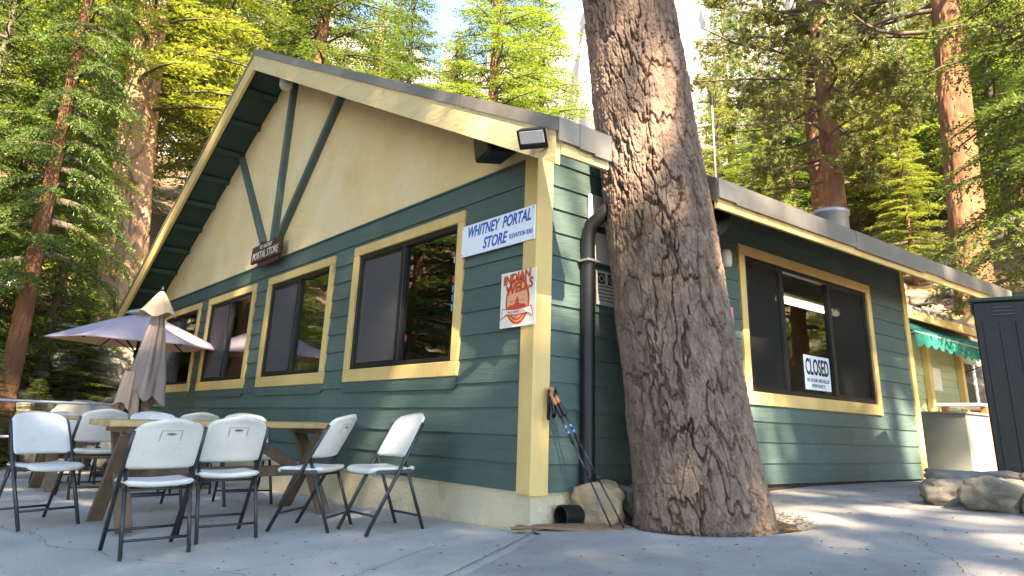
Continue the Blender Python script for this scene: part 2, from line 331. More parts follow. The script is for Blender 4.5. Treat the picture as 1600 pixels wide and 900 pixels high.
struct(obj('path', npmesh('path', np.stack([gx, gy, pz], -1).reshape(-1, 3), gridfaces(*gx.shape)[:, ::-1], True), M_ASPH))
mb = MB(); V = []
for k in range(19):
    rr = k/18*.74
    for j in range(72):
        a = 2*math.pi*j/72; x, y = TREE_C[0]+.06+rr*math.cos(a), TREE_C[1]+.06+rr*math.sin(a)
        V.append((x, y, float(gz(x, y))-.045+.014*float(fbm(x*9, y*9, 0, 2))-.03*(k == 18)))
struct(obj('tree_pit_soil', npmesh('tree_pit_soil', V, gridfaces(19, 72, True), True), M_DIRT_SHADE))
# joints in the patio: narrow grooves filled with grit
for nm, p, q, w in (('joint', (.06, -.04), (5.4, -9.9), .006), ('joint', (-.30, -.35), (1.2, -3.3), .003), ('joint', (-10.2, -3.6), (2.0, -3.55), .010), ('joint', (-4.2, -.05), (-4.3, -10.8), .010)):
    pts = [np.array(p)+(np.array(q)-np.array(p))*t+RNG.normal(0, .004, 2) for t in np.linspace(0, 1, 70)]; mb = MB(); vs = []
    d = np.array(q)-np.array(p); nn = np.array([-d[1], d[0]])/np.hypot(*d)
    for pt in pts:
        for sg in (-1, 1): x, y = pt+nn*sg*w/2*(1+.5*random.random()); vs.append((x, y, float(gz(x, y))+.0085))
    mb.add(vs, [(2*i, 2*i+1, 2*i+3, 2*i+2) for i in range(len(pts)-1)]); mb.build(nm, M_DIRT_SHADE, patio)
for p, q in (((-3.2, -2.9), (1.0, -1.7)), ((-.9, -.05), (-.2, -2.9)), ((-6.5, -.2), (-5.2, -3.4)), ((1.9, 1.6), (3.3, -.2))):
    n_ = 60; p, q = np.array(p), np.array(q); dd = q-p; nn = np.array([-dd[1], dd[0]])/np.hypot(*dd); wk = np.cumsum(RNG.normal(0, .022, n_)); wk -= np.linspace(0, wk[-1], n_); vs = []
    for i, t in enumerate(np.linspace(0, 1, n_)):
        c_ = p+dd*t+nn*wk[i]; w_ = .0022*(.4+RNG.random())
        for sg in (-1, 1): x, y = c_+nn*sg*w_; vs.append((x, y, float(gz(x, y))+.0165))
    MB().add(vs, [(2*i, 2*i+1, 2*i+3, 2*i+2) for i in range(n_-1)]).build('crack', M_DIRT_SHADE, patio)
# needles, twigs and bark crumbs lying about: uncountable
def litter(name, n, fx, mt, size, lab):
    V = []; Fq = []
    for i in range(n):
        x, y = fx(); a = random.uniform(0, 6.28); L = size*random.uniform(.4, 1.6); w = L*random.uniform(.06, .35); z = float(gz(x, y))+.012
        c, s = math.cos(a), math.sin(a); k = len(V)
        V += [(x-c*L/2, y-s*L/2, z), (x+s*w/2, y-c*w/2, z+.004), (x+c*L/2, y+s*L/2, z+.002), (x-s*w/2, y+c*w/2, z+.005)]; Fq.append((k, k+1, k+2, k+3))
    o = obj(name, npmesh(name, V, Fq), mt); o['kind'] = 'stuff'; o['label'] = lab; o['category'] = 'litter'; return o
def pitpt():
    a = random.uniform(0, 6.28); r_ = random.gauss(.64, .08); return TREE_C[0]+r_*math.cos(a), TREE_C[1]+r_*math.sin(a)
litter('bark_litter', 1500, pitpt, M_LIMB, .03, 'bark crumbs and needles round the foot of the leaning trunk')
litter('needle_litter', 1700, lambda: (random.uniform(.2, 4.5), random.uniform(-2.8, 4.5)), M_LIMB, .022, 'dry needles scattered over the paved path')
litter('patio_litter', 600, lambda: (random.uniform(-7, .5), random.uniform(-3.2, -.02)), M_LIMB, .028, 'dry needles scattered over the concrete patio')
# granite mountain behind the forest
az = np.linspace(R(-70), R(75), 420); rr = np.concatenate([np.linspace(70, 230, 190), np.linspace(234, 300, 12)])
ga, gr = np.meshgrid(az, rr, indexing='ij')
fdir = math.atan2(AX_F[1], AX_F[0])
gxm, gym = CAM[0]+gr*np.cos(fdir-ga), CAM[1]+gr*np.sin(fdir-ga)
def px_az(px): d = ray(px, 300); return (fdir-math.atan2(d[1], d[0])+math.pi) % (2*math.pi)-math.pi
tgt = np.interp(ga, [px_az(p) for p in (-300, 0, 300, 560, 720, 880, 960, 1080, 1300, 1600, 2200)], [.40, .45, .50, .535, .47, .575, .66, .80, .86, .80, .7])
t = np.clip((gr-75)/(225-75), 0, 1.25)
st = t+.05*np.sin(t*26+4*fbm(ga*6, t*2, 0, 21))
zt = terrain(gxm, gym); zp = .75+tgt*225
zm = np.where(t <= 1, zt*(1-sstep(0, .3, t))+sstep(0, .3, t)*(26+(zp-26)*np.clip(st, 0, 1)**.92), zp-(t-1)*130)
ridge = 1-np.abs(fbm(ga*30, t*5, 0, 31, 5)); crack = np.abs(fbm(ga*75+2*t, t*9, 0, 41, 4))
zm = zm+sstep(.02, .3, t)*(13*(ridge-.7)+7*fbm(gxm*.06, gym*.06, zm*.05, 51)+13*crack+4*fbm(gxm*.3, gym*.3, zm*.2, 61))-4*(1-sstep(0, .05, t))
gr2 = gr+9*fbm(ga*22, zm*.045, 0, 71)+3.0*fbm(ga*70, zm*.16, 0, 81)
P = np.stack([CAM[0]+gr2*np.cos(fdir-ga), CAM[1]+gr2*np.sin(fdir-ga), zm], -1)
struct(obj('mountain', npmesh('mountain', P.reshape(-1, 3), gridfaces(*ga.shape)), M_GRAN))

# ================================================================ THE STORE
SL, SRR, PK, ZPK = .527, .50, -5.86, 6.13          # roof pitch left and right of the ridge, ridge X and Z
YF, YB, XE, XL = -.60, 8.45, .88, -12.55           # front and back verge, right and left eave
W_L, W_B = -11.75, 6.91                            # left and back wall
def ztop(X, y=0.):
    return ZPK-SRR*(X-PK)+.017*(y+.5)*max(0, (X-PK)/(XE-PK)) if X > PK else ZPK-SL*(PK-X)
store = thing('store_building', 'green lap sided store with cream gable and yellow window trim', 'building')
ZB = .315; EXPO = .198; ZS = 2.905
WINS = [(-3.045, -.948), (-5.558, -3.539), (-8.13, -6.029), (-10.75, -8.55)]; WT, WBT = 2.642, 1.167
RWIN = (2.783, 5.773); RT, RB = 2.70, 1.064
TRW = .105
def siding(wall, s0, s1, z0, z1, holes):
    """courses of lapped boards; wall 'F' faces -Y (s = X), wall 'R' faces +X (s = Y)"""
    z = z0; k = 0
    while z < z1-.02:
        zt_ = min(z+EXPO, z1); cuts = {s0, s1}
        for a, b, c, d in holes:
            if zt_ > c and z < d: cuts |= {a, b}
        cs = sorted(cuts)
        for a, b in zip(cs[:-1], cs[1:]):
            segs = [(z, zt_)]
            for h0, h1, c, d in holes:
                if a >= h0-1e-6 and b <= h1+1e-6:
                    segs = []
                    if z < c: segs.append((z, min(c, zt_)))
                    if zt_ > d: segs.append((max(d, z), zt_))
            joints = [a]; L = b-a
            if L > 1.6:
                j = a+random.uniform(.5, 2.6)
                while j < b-.5: joints.append(j); j += 3.66
            joints.append(b)
            for (p, q) in segs:
                if q-p < .02: continue
                for ja, jb in zip(joints[:-1], joints[1:]):
                    g = .0015; top = q+.014 if q == zt_ and q < z1-.01 else q
                    f = lambda zz: .026-.016*(zz-z)/EXPO
                    o = lambda s, n, zz: (s, -n, zz) if wall == 'F' else (n, s, zz)
                    jz = random.uniform(-.0015, .0015)
                    vs = [o(ja+g, 0, p+jz), o(ja+g, f(p), p+jz), o(ja+g, f(p)-.002, p+.004+jz), o(ja+g, f(top), top), o(ja+g, 0, top)]
                    vs += [o(jb-g, 0, p+jz), o(jb-g, f(p), p+jz), o(jb-g, f(p)-.002, p+.004+jz), o(jb-g, f(top), top), o(jb-g, 0, top)]
                    MB().add(vs, [(0, 1, 2, 3, 4), (9, 8, 7, 6, 5)]+[(i, i+5, (i+1) % 5+5, (i+1) % 5) for i in range(5)]).build('siding_board', M_GREEN, store)
        z += EXPO; k += 1
hin = .06
holesF = [(a+hin, b-hin, WBT+hin, WT-hin) for a, b in WINS]
siding('F', W_L, -.115, ZB, ZS, holesF)
siding('R', .125, W_B-.13, ZB, 3.16, [(RWIN[0]+hin, RWIN[1]-hin, RB+hin, RT-hin)])
# the two unseen walls, the sheathing seen through the glass and the floor
mb = MB(); mb.box(W_L-.1, W_L, 0, W_B, .0, 3.0); mb.build('side_wall', M_GREEN, store)
mb = MB(); mb.box(W_L, -.02, W_B-.1, W_B-.02, .0, 3.2); mb.build('back_wall', M_GREEN, store)
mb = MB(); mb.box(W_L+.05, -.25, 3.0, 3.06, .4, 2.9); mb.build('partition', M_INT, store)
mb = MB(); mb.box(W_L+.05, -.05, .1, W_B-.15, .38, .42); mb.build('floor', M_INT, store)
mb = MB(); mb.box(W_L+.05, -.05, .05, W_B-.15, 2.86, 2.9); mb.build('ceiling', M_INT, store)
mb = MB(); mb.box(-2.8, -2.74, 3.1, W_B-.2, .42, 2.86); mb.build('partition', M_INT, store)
for x, y, w, h in ((-1.3, .75, .5, 1.5), (-2.4, 1.1, .6, 1.75), (-4.4, .9, .7, 1.6), (-7, 1., .8, 1.7)):   # shelves in the gloom
    mb = MB()
    for zz in np.linspace(.5, h, 4): mb.box(x-w/2, x+w/2, y, y+.35, zz, zz+.03)
    mb.box(x-w/2-.03, x-w/2, y, y+.35, .42, h); mb.box(x+w/2, x+w/2+.03, y, y+.35, .42, h); mb.build('shelf', M_PAPERG, store)
# foundation
mb = MB(); N = 90; xs = np.linspace(W_L, 0.0, N); P = np.zeros((7, N, 3))
for i, zz in enumerate(np.linspace(-.35, ZB+.02, 7)):
    P[i, :, 0] = xs; P[i, :, 1] = -.004+.004*fbm(xs*4, zz*6, 0, 4); P[i, :, 2] = zz
mb.grid(P); P2 = np.zeros((7, 20, 3)); y2 = np.linspace(0.0, 2.1, 20)
for i, zz in enumerate(np.linspace(-.35, ZB+.02, 7)): P2[i, :, 0] = -.004+.004*fbm(y2*4+9, zz*6, 0, 4); P2[i, :, 1] = y2; P2[i, :, 2] = zz
mb.grid(P2); mb.build('foundation', M_FOUND, store, True)
MB().box(-.06, -.012, 2.1, 6.9, .0, ZB+.02).build('shade_gap_strip', M_DIRT_SHADE, store)  # dark strip put in for the shade in the gap below the siding
mb = MB(); mb.box(W_L, -.03, .03, .1, ZB-.1, ZB+.05); mb.box(-.1, -.03, .1, W_B-.1, ZB-.1, ZB+.05); mb.build('sill_beam', M_INT, store)
# corner boards
mb = MB(); mb.box(-.118, .040, -.046, -.001, ZB-.012, 2.975, .004); mb.build('corner_board', M_YEL, store)
mb = MB(); mb.box(.001, .042, -.0445, .128, ZB-.02, 2.99, .004); mb.build('corner_board', M_YEL, store)
mb = MB(); mb.box(-.02, .044, W_B-.135, W_B-.01, .25, 3.10, .004); mb.build('end_board', M_YEL, store)
# gable stucco
def zsof(X, y=0.): return ztop(X, y)-.20
xs = np.unique(np.concatenate([np.linspace(W_L, -.02, 90), [PK]])); P = np.zeros((2, len(xs), 3))
mb = MB(); vs = []
for x in xs:
    zt_ = zsof(x)
    for k in range(9):
        zz = ZS+.004+(max(zt_-ZS, .02))*k/8; vs.append((x, -.016+.003*float(fbm(x*5, zz*5, 0, 6)), zz))
mb.add(vs, [(i*9+k, (i+1)*9+k, (i+1)*9+k+1, i*9+k+1) for i in range(len(xs)-1) for k in range(8)]); mb.build('gable_stucco', M_STUC, store, True)
mb = MB(); mb.box(W_L, -.12, -.03, .0, ZS-.012, ZS+.003); mb.build('stucco_stop', M_GREEN, store)
for p, q in (((-7.50, 4.98), (-5.90, 3.20)), ((-5.53, 5.74), (-5.53, 3.12)), ((-3.72, 4.92), (-5.36, 3.16))):
    mb = MB(); mb.beam((p[0], -.06, p[1]), (q[0], -.06, q[1]), .085, .09, .006, up=(0, 1, 0)); mb.build('brace_beam', M_GREEN, store)
# roof: one covering with a notch where the trunk passes the eave
Y1, Y2 = -.10, 1.22
roof = None
def slab(mb, X0, X1, y0, y1, up, dn):
    """a strip of roof between X0 and X1 (one side of the ridge)"""
    vs = [(X, y, ztop(X, y)+d) for X in (X0, X1) for y in (y0, y1) for d in (dn, up)]
    mb.add(vs, [(0, 1, 3, 2), (4, 6, 7, 5), (0, 4, 5, 1), (2, 3, 7, 6), (0, 2, 6, 4), (1, 5, 7, 3)])
mb = MB(); E1 = .02
slab(mb, PK, E1, YF+.03, YB, .0, -.045); slab(mb, E1, XE-.02, YF+.03, Y1, .0, -.045); slab(mb, E1, XE-.02, Y2, YB, .0, -.045); slab(mb, XL+.02, PK, YF+.03, YB, .0, -.045)
roof = mb.build('roof', M_METAL, store)
mb = MB(); slab(mb, PK, E1, YF+.05, YB-.03, -.047, -.2); slab(mb, XL+.06, PK, YF+.05, YB-.03, -.047, -.2); mb.build('soffit', M_DGREEN, roof)
mb = MB(); slab(mb, E1+.002, XE-.06, YF+.05, Y1-.01, -.047, -.19); slab(mb, E1+.002, XE-.06, Y2+.01, YB-.03, -.047, -.19); mb.build('eave_soffit', M_DGREEN, roof)
# rake boards with a sheet metal edge above
def rake(side, z_hi, z_lo, y0, y1, mt, nm, Xa, Xb):
    vs = [(X, y, ztop(X, -.5)+d) for X in (Xa, Xb) for y in (y0, y1) for d in (z_lo, z_hi)]
    MB().add(vs, [(0, 1, 3, 2), (4, 6, 7, 5), (0, 4, 5, 1), (2, 3, 7, 6), (0, 2, 6, 4), (1, 5, 7, 3)]).build(nm, mt, roof)
rake('R', -.09, -.33, YF, YF+.042, M_RAKE, 'rake_board', PK+.002, XE-.04); rake('L', -.05, -.36, YF+.001, YF+.043, M_YEL, 'rake_board', XL, PK-.002)
for xa, xb in ((PK+.003, -3.2), (-3.205, -.3), (-.305, XE)): rake('R', .012, -.092, YF-.012, YF+.03, M_METAL, 'drip_edge', xa, xb)
rake('L', .012, -.052, YF-.010, YF+.03, M_METAL, 'drip_edge', XL, PK-.003)
# lookouts under the front overhang
X = PK-.45
while X > XL+.2:
    zz = ztop(X)-.20; MB().beam((X, YF+.045, zz-.045), (X, -.018, zz-.045), .045, .085, .004, up=(SL, 0, 1)).build('lookout', M_DGREEN, roof); X -= .60
X = PK+.5
while X < .3:
    zz = ztop(X)-.20; MB().beam((X, YF+.045, zz-.045), (X, -.018, zz-.045), .045, .085, .004, up=(-SRR, 0, 1)).build('lookout', M_DGREEN, roof); X += .60
# right eave: sheet metal over a yellow board
def eave(y0, y1, xo, zhi, zlo, mt, nm, th=.03):
    vs = [(x, y, ztop(XE, y)+d) for x in (xo-th, xo) for y in (y0, y1) for d in (zlo, zhi)]
    MB().add(vs, [(0, 1, 3, 2), (4, 6, 7, 5), (0, 4, 5, 1), (2, 3, 7, 6), (0, 2, 6, 4), (1, 5, 7, 3)]).build(nm, mt, roof)
eave(YF+.044, Y1, XE-.025, -.05, -.235, M_RAKE, 'eave_board'); eave(Y2, YB, XE-.025, -.05, -.235, M_YEL, 'eave_board')
for i, (a, b) in enumerate(((YF-.012, -.42), (-.418, -.27), (-.268, Y1), (Y2-.02, 1.45), (1.452, 3.62), (3.622, 5.35), (5.352, 5.9), (5.902, YB+.01))):
    o_ = .004*(i % 2); eave(a, b, XE+.008+o_, .012, -.155-.012*(i % 3), M_METAL, 'fascia_flashing', .012)
mb = MB(); slab(mb, E1, XE-.005, Y2-.034, Y2-.022, .012, -.20); mb.build('notch_flashing', mat('dark flashing', (.06, .055, .05), (.09, .08, .07), 3., .5), roof)
# windows
def window(wall, s0, s1, z0, z1, bars, panes, sills):
    o = (lambda a, b, n0, n1, c, d: (a, b, -n1, -n0, c, d)) if wall == 'F' else (lambda a, b, n0, n1, c, d: (n0, n1, a, b, c, d))
    i0, i1, j0, j1 = s0+TRW, s1-TRW, z0+TRW+.025, z1-TRW
    mb = MB(); fw = .045
    mb.box(*o(i0, i1, -.06, .018, j0, j0+fw), .004); mb.box(*o(i0, i1, -.06, .018, j1-fw, j1), .004)
    mb.box(*o(i0, i0+fw, -.06, .018, j0+fw, j1-fw), .004); mb.box(*o(i1-fw, i1, -.06, .018, j0+fw, j1-fw), .004)
    for t in bars: c = i0+(i1-i0)*t; mb.box(*o(c-.03, c+.03, -.05, .014, j0+fw, j1-fw), .004)
    w = mb.build('window', M_FRAME, store)
    e = [i0+fw]+[x for t in bars for x in (i0+(i1-i0)*t-.03, i0+(i1-i0)*t+.03)]+[i1-fw]
    for k, kind in enumerate(panes):
        a, b = e[2*k], e[2*k+1]; z_, q_ = j0+fw, j1-fw
        mb = MB(); mb.box(*o(a-.004, b+.004, -.03, -.024, z_-.004, q_+.004)); mb.build('glass_pane', M_GLASS, w)
        if kind:
            mb = MB(); mb.box(*o(a-.002, b+.002, -.012, -.010, z_-.002, q_+.002)); mb.build('insect_screen', M_SCREEN if kind == 1 else M_DSCREEN, w)
            mb = MB(); sw = .022
            for q in ((a, b, z_, z_+sw), (a, b, q_-sw, q_), (a, a+sw, z_+sw, q_-sw), (b-sw, b, z_+sw, q_-sw)): mb.box(*o(q[0], q[1], -.014, .004, q[2], q[3]), .003)
            mb.build('screen_frame', M_FRAME, w)
    jt = .0015
    for a, b, c, d in ((s0, s1, z1-TRW+jt, z1), (s0, s1, z0, z0+TRW+.025-jt), (s0, s0+TRW, z0+TRW+.025, z1-TRW), (s1-TRW, s1, z0+TRW+.025, z1-TRW)):
        mb = MB(); mb.box(*o(a+random.uniform(0, .003), b, .008, .045+random.uniform(-.002, .002), c, d), .005); mb.build('trim_board', M_YEL, w)
    if sills:
        f = (lambda u, v, t: (u, -t, v)) if wall == 'F' else (lambda u, v, t: (t, u, v))
        mb = MB(); mb.prism([(s0+.0, z0-.105), (s1-.05, z0-.105), (s1, z0-.065), (s1, z0-.003), (s0, z0-.003)], .008, .036, f); mb.build('apron_board', M_GREEN, w)
    return w
for a, b in WINS: window('F', a, b, WBT, WT, [.485], [1, 0], True)
window('R', RWIN[0], RWIN[1], RB, RT, [.27, .655], [2, 0, 2], False)
# downspouts
mb = MB(); mb.tube([(.30, .62, 2.62), (.20, .56, 2.50), (.10, .505, 2.40), (.075, .50, 2.30), (.075, .50, .30), (.10, .50, .22)], .058, 14); ds = mb.build('downspout', M_BLACK, store, True)
mb = MB(); mb.box(.02, .145, .43, .57, 2.085, 2.105, .002); mb.build('strap', M_GALV, ds)
th = np.linspace(0, math.pi/2, 9)
mb = MB(); mb.tube([(.62, 1.66, 2.85), (.62, 1.66, 2.78)]+[(.62, 1.66-.26*(1-math.cos(t)), 2.72-.26*math.sin(t)) for t in th]+[(.5, 1.30, 2.43)], .075, 16); mb.build('downspout_elbow', M_BLACK, store, True)
# ---------------------------------------------------------------- things fixed to the store
s = thing('store_sign', 'white sign with blue hand lettering beside the nearest front window', 'sign', (-.455, -.055, 2.33), FR_ROT)
mb = MB(); mb.box(-.49, .49, -.142, .142, -.006, .006, .003); mb.build('panel', M_SIGNW, s)
lettering('WHITNEY  PORTAL', .135, M_BLUE, s, (.015, .065, .007), None, shear=.28, bold=.0035, width=.84)
lettering('STORE', .135, M_BLUE, s, (-.02, -.068, .007), None, shear=.28, bold=.0035, width=.33)
lettering('ELEVATION 8365', .055, M_BLUE, s, (.325, -.072, .007), None, bold=.001, width=.29)
mb = MB(); [mb.lathe([(0, .009), (.006, .008), (.007, .006)], 10, (x, y, 0)) for x in (-.475, .475) for y in (-.12, .12)]; mb.build('screw', M_GALV, s)
s = thing('gable_sign', 'small brown wooden sign at the foot of the gable braces', 'sign', (-5.55, -.13, 3.02), FR_ROT)
mb = MB(); mb.box(-.53, .53, -.12, .13, -.02, .02, .006); mb.build('board', M_BROWN, s)
lettering('MT. WHITNEY', .085, M_CREAMP, s, (.0, .075, .021), None, width=.44); lettering('PORTAL STORE', .155, M_CREAMP, s, (0, -.035, .021), None, bold=.001, width=.92)
mb = MB(); mb.box(-.3, .45, -.19, -.125, -.02, .0, .004); mb.build('hanger', M_BROWN, s)
s = thing('brewery_sign', 'cream poster sign with red oval emblem on the corner post', 'sign', (-.148, -.056, 1.735), FR_ROT)
mb = MB(); mb.box(-.212, .212, -.222, .222, -.004, .004, .002); mb.build('panel', M_PAPER, s)
def oval(rx, ry, cy, z, mt, nm, y0=-9, y1=9):
    pts = [(rx*math.cos(a), cy+ry*math.sin(a)) for a in np.linspace(0, 2*math.pi, 49)[:-1]]; pts = [(x, min(max(y, y0), y1)) for x, y in pts]
    MB().prism(pts, z, z+.001, lambda u, v, t: (u, v, t)).build(nm, mt, s)
oval(.145, .185, -.018, .0045, M_RED, 'emblem'); oval(.125, .165, -.018, .0058, M_ORAN, 'emblem'); oval(.118, .155, -.018, .0071, M_RED, 'emblem', -9, -.07); oval(.105, .140, -.018, .0088, M_SOFTRED, 'emblem', -9, -.128)
MB().prism([(-.12, -.07), (-.09, -.05), (-.05, -.048), (.0, -.030), (.045, -.045), (.09, -.05), (.12, -.07)], .0084, .0094, lambda u, v, t: (u, v, t)).build('emblem', M_RED, s)
MB().prism([(-.02, -.04), (.02, -.04), (.022, -.01), (.012, .0), (.012, .012), (-.006, .016), (-.008, -.004), (-.02, -.012)], .0097, .0107, lambda u, v, t: (u, v, t)).build('emblem', M_RED, s)
for e_, z_, mt_ in ((.008, .0098, M_RED), (0., .0110, M_PAPER)):
    MB().prism([(-.19-e_, -.15-e_), (-.165-e_, -.075+e_), (-.1, -.085+e_), (0, -.09+e_), (.1, -.085+e_), (.165+e_, -.075+e_), (.19+e_, -.15-e_), (.13, -.118-e_), (0, -.126-e_), (-.13, -.118-e_)], z_, z_+.001, lambda u, v, t: (u, v, t)).build('banner', mt_, s)
lettering('INDIAN', .105, M_RED, s, (-.01, .165, .0125), (0, 0, R(6)), shear=.2, bold=.003, width=.34); lettering('WELLS', .105, M_RED, s, (.02, .085, .0125), (0, 0, R(8)), shear=.2, bold=.003, width=.33)
lettering('BREWING CO.', .030, M_RED, s, (0, -.107, .0128), None, width=.21); lettering('EST', .022, M_SOFTRED, s, (-.065, -.02, .0125), None, space=1.3); lettering('1995', .022, M_SOFTRED, s, (.066, -.02, .0125), None, space=1.2)
# right wall papers
s = thing('notice_sheet', 'grey notice sheet with two black pictograms beside the downspout', 'sign', (.034, .755, 1.91), RT_ROT)
mb = MB(); mb.box(-.115, .135, -.145, .145, -.003, .003); mb.build('panel', M_PAPERG, s)
for k in (-.055, .065):
    MB().box(k-.04, k+.04, .035, .125, .0032, .0045).build('pictogram', M_INK, s); MB().lathe([(.030, .0048), (.022, .0052)], 20, (k, .08, 0)).build('pictogram', M_PAPERG, s)
for k in range(5): MB().box(-.09, .10-.02*(k % 2), .01-.03*k, .018-.03*k, .0032, .0042).build('text_line', M_INK, s)
for (y, z, w, h), lab in zip(((.645, 2.575, .10, .135), (.70, 2.25, .12, .13)), ('blank weathered white board above the downspout bend', 'blank pale board behind the downspout above the notice')):
    o_ = MB().box(.028, .040, y-w, y+w, z-h, z+h, .002).build('notice_board', M_PAPERG); tag(o_, lab, 'board')
o_ = MB().box(.030, .033, 2.48, 2.63, 1.61, 2.0).build('pink_notice', M_PINK); tag(o_, 'pink paper notice beside the right window, half hidden by trunk', 'notice')
s = thing('closed_sign', 'white sign reading closed behind the right hand window glass', 'sign', (-.019, 4.33, 1.475), RT_ROT)
mb = MB(); mb.box(-.29, .29, -.19, .19, -.003, .0); mb.build('panel', M_SIGNW, s)
lettering('CLOSED', .25, M_INK, s, (0, .055, .001), None, bold=.006, width=.52); lettering('SEE HOURS INSTALLED', .055, M_INK, s, (0, -.085, .001), None, width=.50); lettering('EMERGENCY', .05, M_INK, s, (0, -.145, .001), None, width=.30)
for i in range(5):
    zz = 2.12-.085*i-(.0 if i else -.10); o_ = MB().box(-1.165, -1.105, .0165, .0175, zz-.03, zz+.03).build('window_sticker', M_STICK[i])
    tag(o_, ['grey', 'red', 'light blue', 'blue', 'teal'][i]+' sticker on the right edge of the nearest front window', 'sticker')
# lamps, speaker
s = thing('floodlight', 'black solar floodlight with pale panel under the eave corner', 'lamp', (.72, -.70, 2.62), (R(-48), 0, R(32)))
s.scale = (.60, .60, .60); mb = MB(); mb.prism([(-.17, .0), (.17, .0), (.13, .075), (-.13, .075)], -.13, .10, lambda u, v, t: (u, t, v)); mb.build('housing', M_BLACK, s)
MB().box(-.14, .14, -.115, .03, -.012, -.002, .002).build('light_panel', M_PAPERG, s); MB().box(-.10, .10, .035, .07, -.02, -.002, .004).build('sensor', M_BLACK, s)
MB().beam((0, .07, .06), (0, .02, .24), .06, .05, .004).build('bracket', M_BLACK, s)
s = thing('loudspeaker', 'black loudspeaker box mounted high beneath the rake board', 'speaker', (-.27, -.25, 3.01), (R(8), 0, R(-14)))
MB().box(-.15, .15, -.13, .11, -.115, .115, .012).build('cabinet', M_BLACK, s); MB().box(-.13, .13, -.138, -.131, -.095, .095, .002).build('grille', M_TUBE, s); MB().beam((0, .10, 0), (0, .235, .02), .05, .05, .004).build('bracket', M_BLACK, s)
s = thing('porch_lamp', 'ribbed jelly jar lamp hanging below the roof peak', 'lamp', (-5.05, -.36, 5.42))
mb = MB(); prof = [(.0, -.17), (.06, -.165), (.085, -.13)]+[(.088+.006*(k % 2), -.12+.012*k) for k in range(9)]+[(.06, .0)]; mb.lathe(prof, 20); mb.build('jar', M_LENS, s, True)
mb = MB(); mb.lathe([(.07, -.005), (.075, .03), (.05, .06), (0, .062)], 20); mb.build('cap', M_LENS, s, True); MB().tube([(0, 0, .05), (-.02, .12, .10), (-.10, .33, .10)], .02, 8).build('arm', M_DGREEN, s, True)
s = thing('wall_lamp', 'small ribbed wall lamp left of the right hand window', 'lamp', (.03, 2.42, 2.50))
mb = MB(); mb.lathe([(0, -.13), (.05, -.125), (.06, -.08), (.06, .0), (.045, .04), (0, .045)], 18, (.09, 0, 0)); mb.build('jar', M_LENS, s, True); MB().box(0, .08, -.04, .04, -.02, .05, .008).build('base', M_BLACK, s)
s = thing('glow_strip', 'glowing white strip seen through the right hand window', 'lamp', (-.35, 4.9, 2.36))  # pale strip behind the glass, given its own glow
MB().box(-.06, .06, -.75, .75, .03, .07, .005).build('housing', M_PAPER, s); MB().tube([(0, -.73, -.01), (0, .73, -.01)], .035, 12).build('tube', M_GLOW, s, True)
# on the roof
zv = ztop(-.9, 6.9); s = thing('roof_vent', 'galvanised round vent drum on the store roof', 'vent', (-.9, 6.9, zv))
MB().lathe([(.25, -.25), (.25, .36), (.275, .365), (.275, .42), (.26, .43), (.24, .42), (.22, .26), (0, .26)], 36).build('drum', M_GALV, s, True)
s = thing('antenna_mast', 'thin metal antenna mast rising from the roof beside the trunk', 'antenna', (-2.4, 6.1, ztop(-2.4, 6.1)-.05))
MB().tube([(0, 0, 0), (0, 0, 2.0)], .018, 8).build('mast', M_GALV, s, True); MB().box(-.03, .03, -.03, .03, 1.85, 2.02, .005).build('head', M_BLACK, s)
# ================================================================ THE BIG LEANING TRUNK
def trunk_mesh(name, r0, H, nth, nz, per, dep, vs, seed, lean=(0, 0), flare=.12, rtop=.5, ztop_=None, wob=.03, z_lo=-.3):
    th = np.linspace(0, 2*math.pi, nth, endpoint=False); zz = np.linspace(z_lo, H, nz); T, Z = np.meshgrid(th, zz)
    rad = r0*(1-(1-rtop)*np.clip(Z/H, 0, 1)**.8)+flare*np.exp(-np.clip(Z, 0, 99)/.35)*(1+.25*np.sin(5*T+seed)+.15*np.sin(3*T+2))
    u = T/(2*math.pi)*per; v = Z/vs
    cT, sT = np.cos(T), np.sin(T); k = per/9.
    zv = Z/vs; wx = 1.1*fbm(cT*k, sT*k, zv*.40, seed, 4); wy = .8*fbm(cT*k*1.3, sT*k*1.3, zv*.6, seed+5, 3)
    furrow = np.abs(fbm(cT*k*1.25, sT*k*1.25, zv*.72, seed+61, 4)); fr2 = np.abs(fbm(cT*k*2.6, sT*k*2.6, zv*1.7, seed+71, 4))
    f1, f2 = voro((u+wx) % per, v*.8+wy, per, seed); g1, g2 = voro((u*2+wx*2.2+.3) % (per*2), v*2.6+wy*2, per*2, seed+3)
    soft = .5+.5*vnoise(cT*k*.8, sT*k*.8, zv*.5, seed+81)
    plate = sstep(.0, .075, furrow)*(1-.7*(1-sstep(.0, .08, f2-f1))*soft); sub = sstep(.0, .08, fr2); chip = sstep(.0, .12, g2-g1)
    rough = fbm(cT*k*4, sT*k*4, zv*3.0, seed+9, 4); fine = fbm(cT*k*13, sT*k*13, zv*11, seed+19, 3); flake = np.floor(6*(.5+.5*fbm(cT*k*2.6, sT*k*2.6, zv*1.7, seed+39, 3)))/6
    h = dep*(.95*plate+.30*sub*plate+.16*chip*plate+.20*rough+.15*fine+.50*flake*plate+.25*vnoise(u*.8+.1, v*.8, 0, seed+29)*plate-1.25)
    rad = rad*(1+wob*np.sin(2*T+Z*.7+seed)+.6*wob*np.sin(3*T-Z*1.3))+h
    X = rad*np.cos(T)+lean[0]*Z; Y = rad*np.sin(T)+lean[1]*Z
    return npmesh(name, np.stack([X, Y, Z], -1).reshape(-1, 3), gridfaces(nz, nth, True), True)
big = thing('pine_tree', 'huge furrowed pine trunk leaning past the notched eave', 'tree', (TREE_C[0], TREE_C[1], float(gz(*TREE_C))-.06))
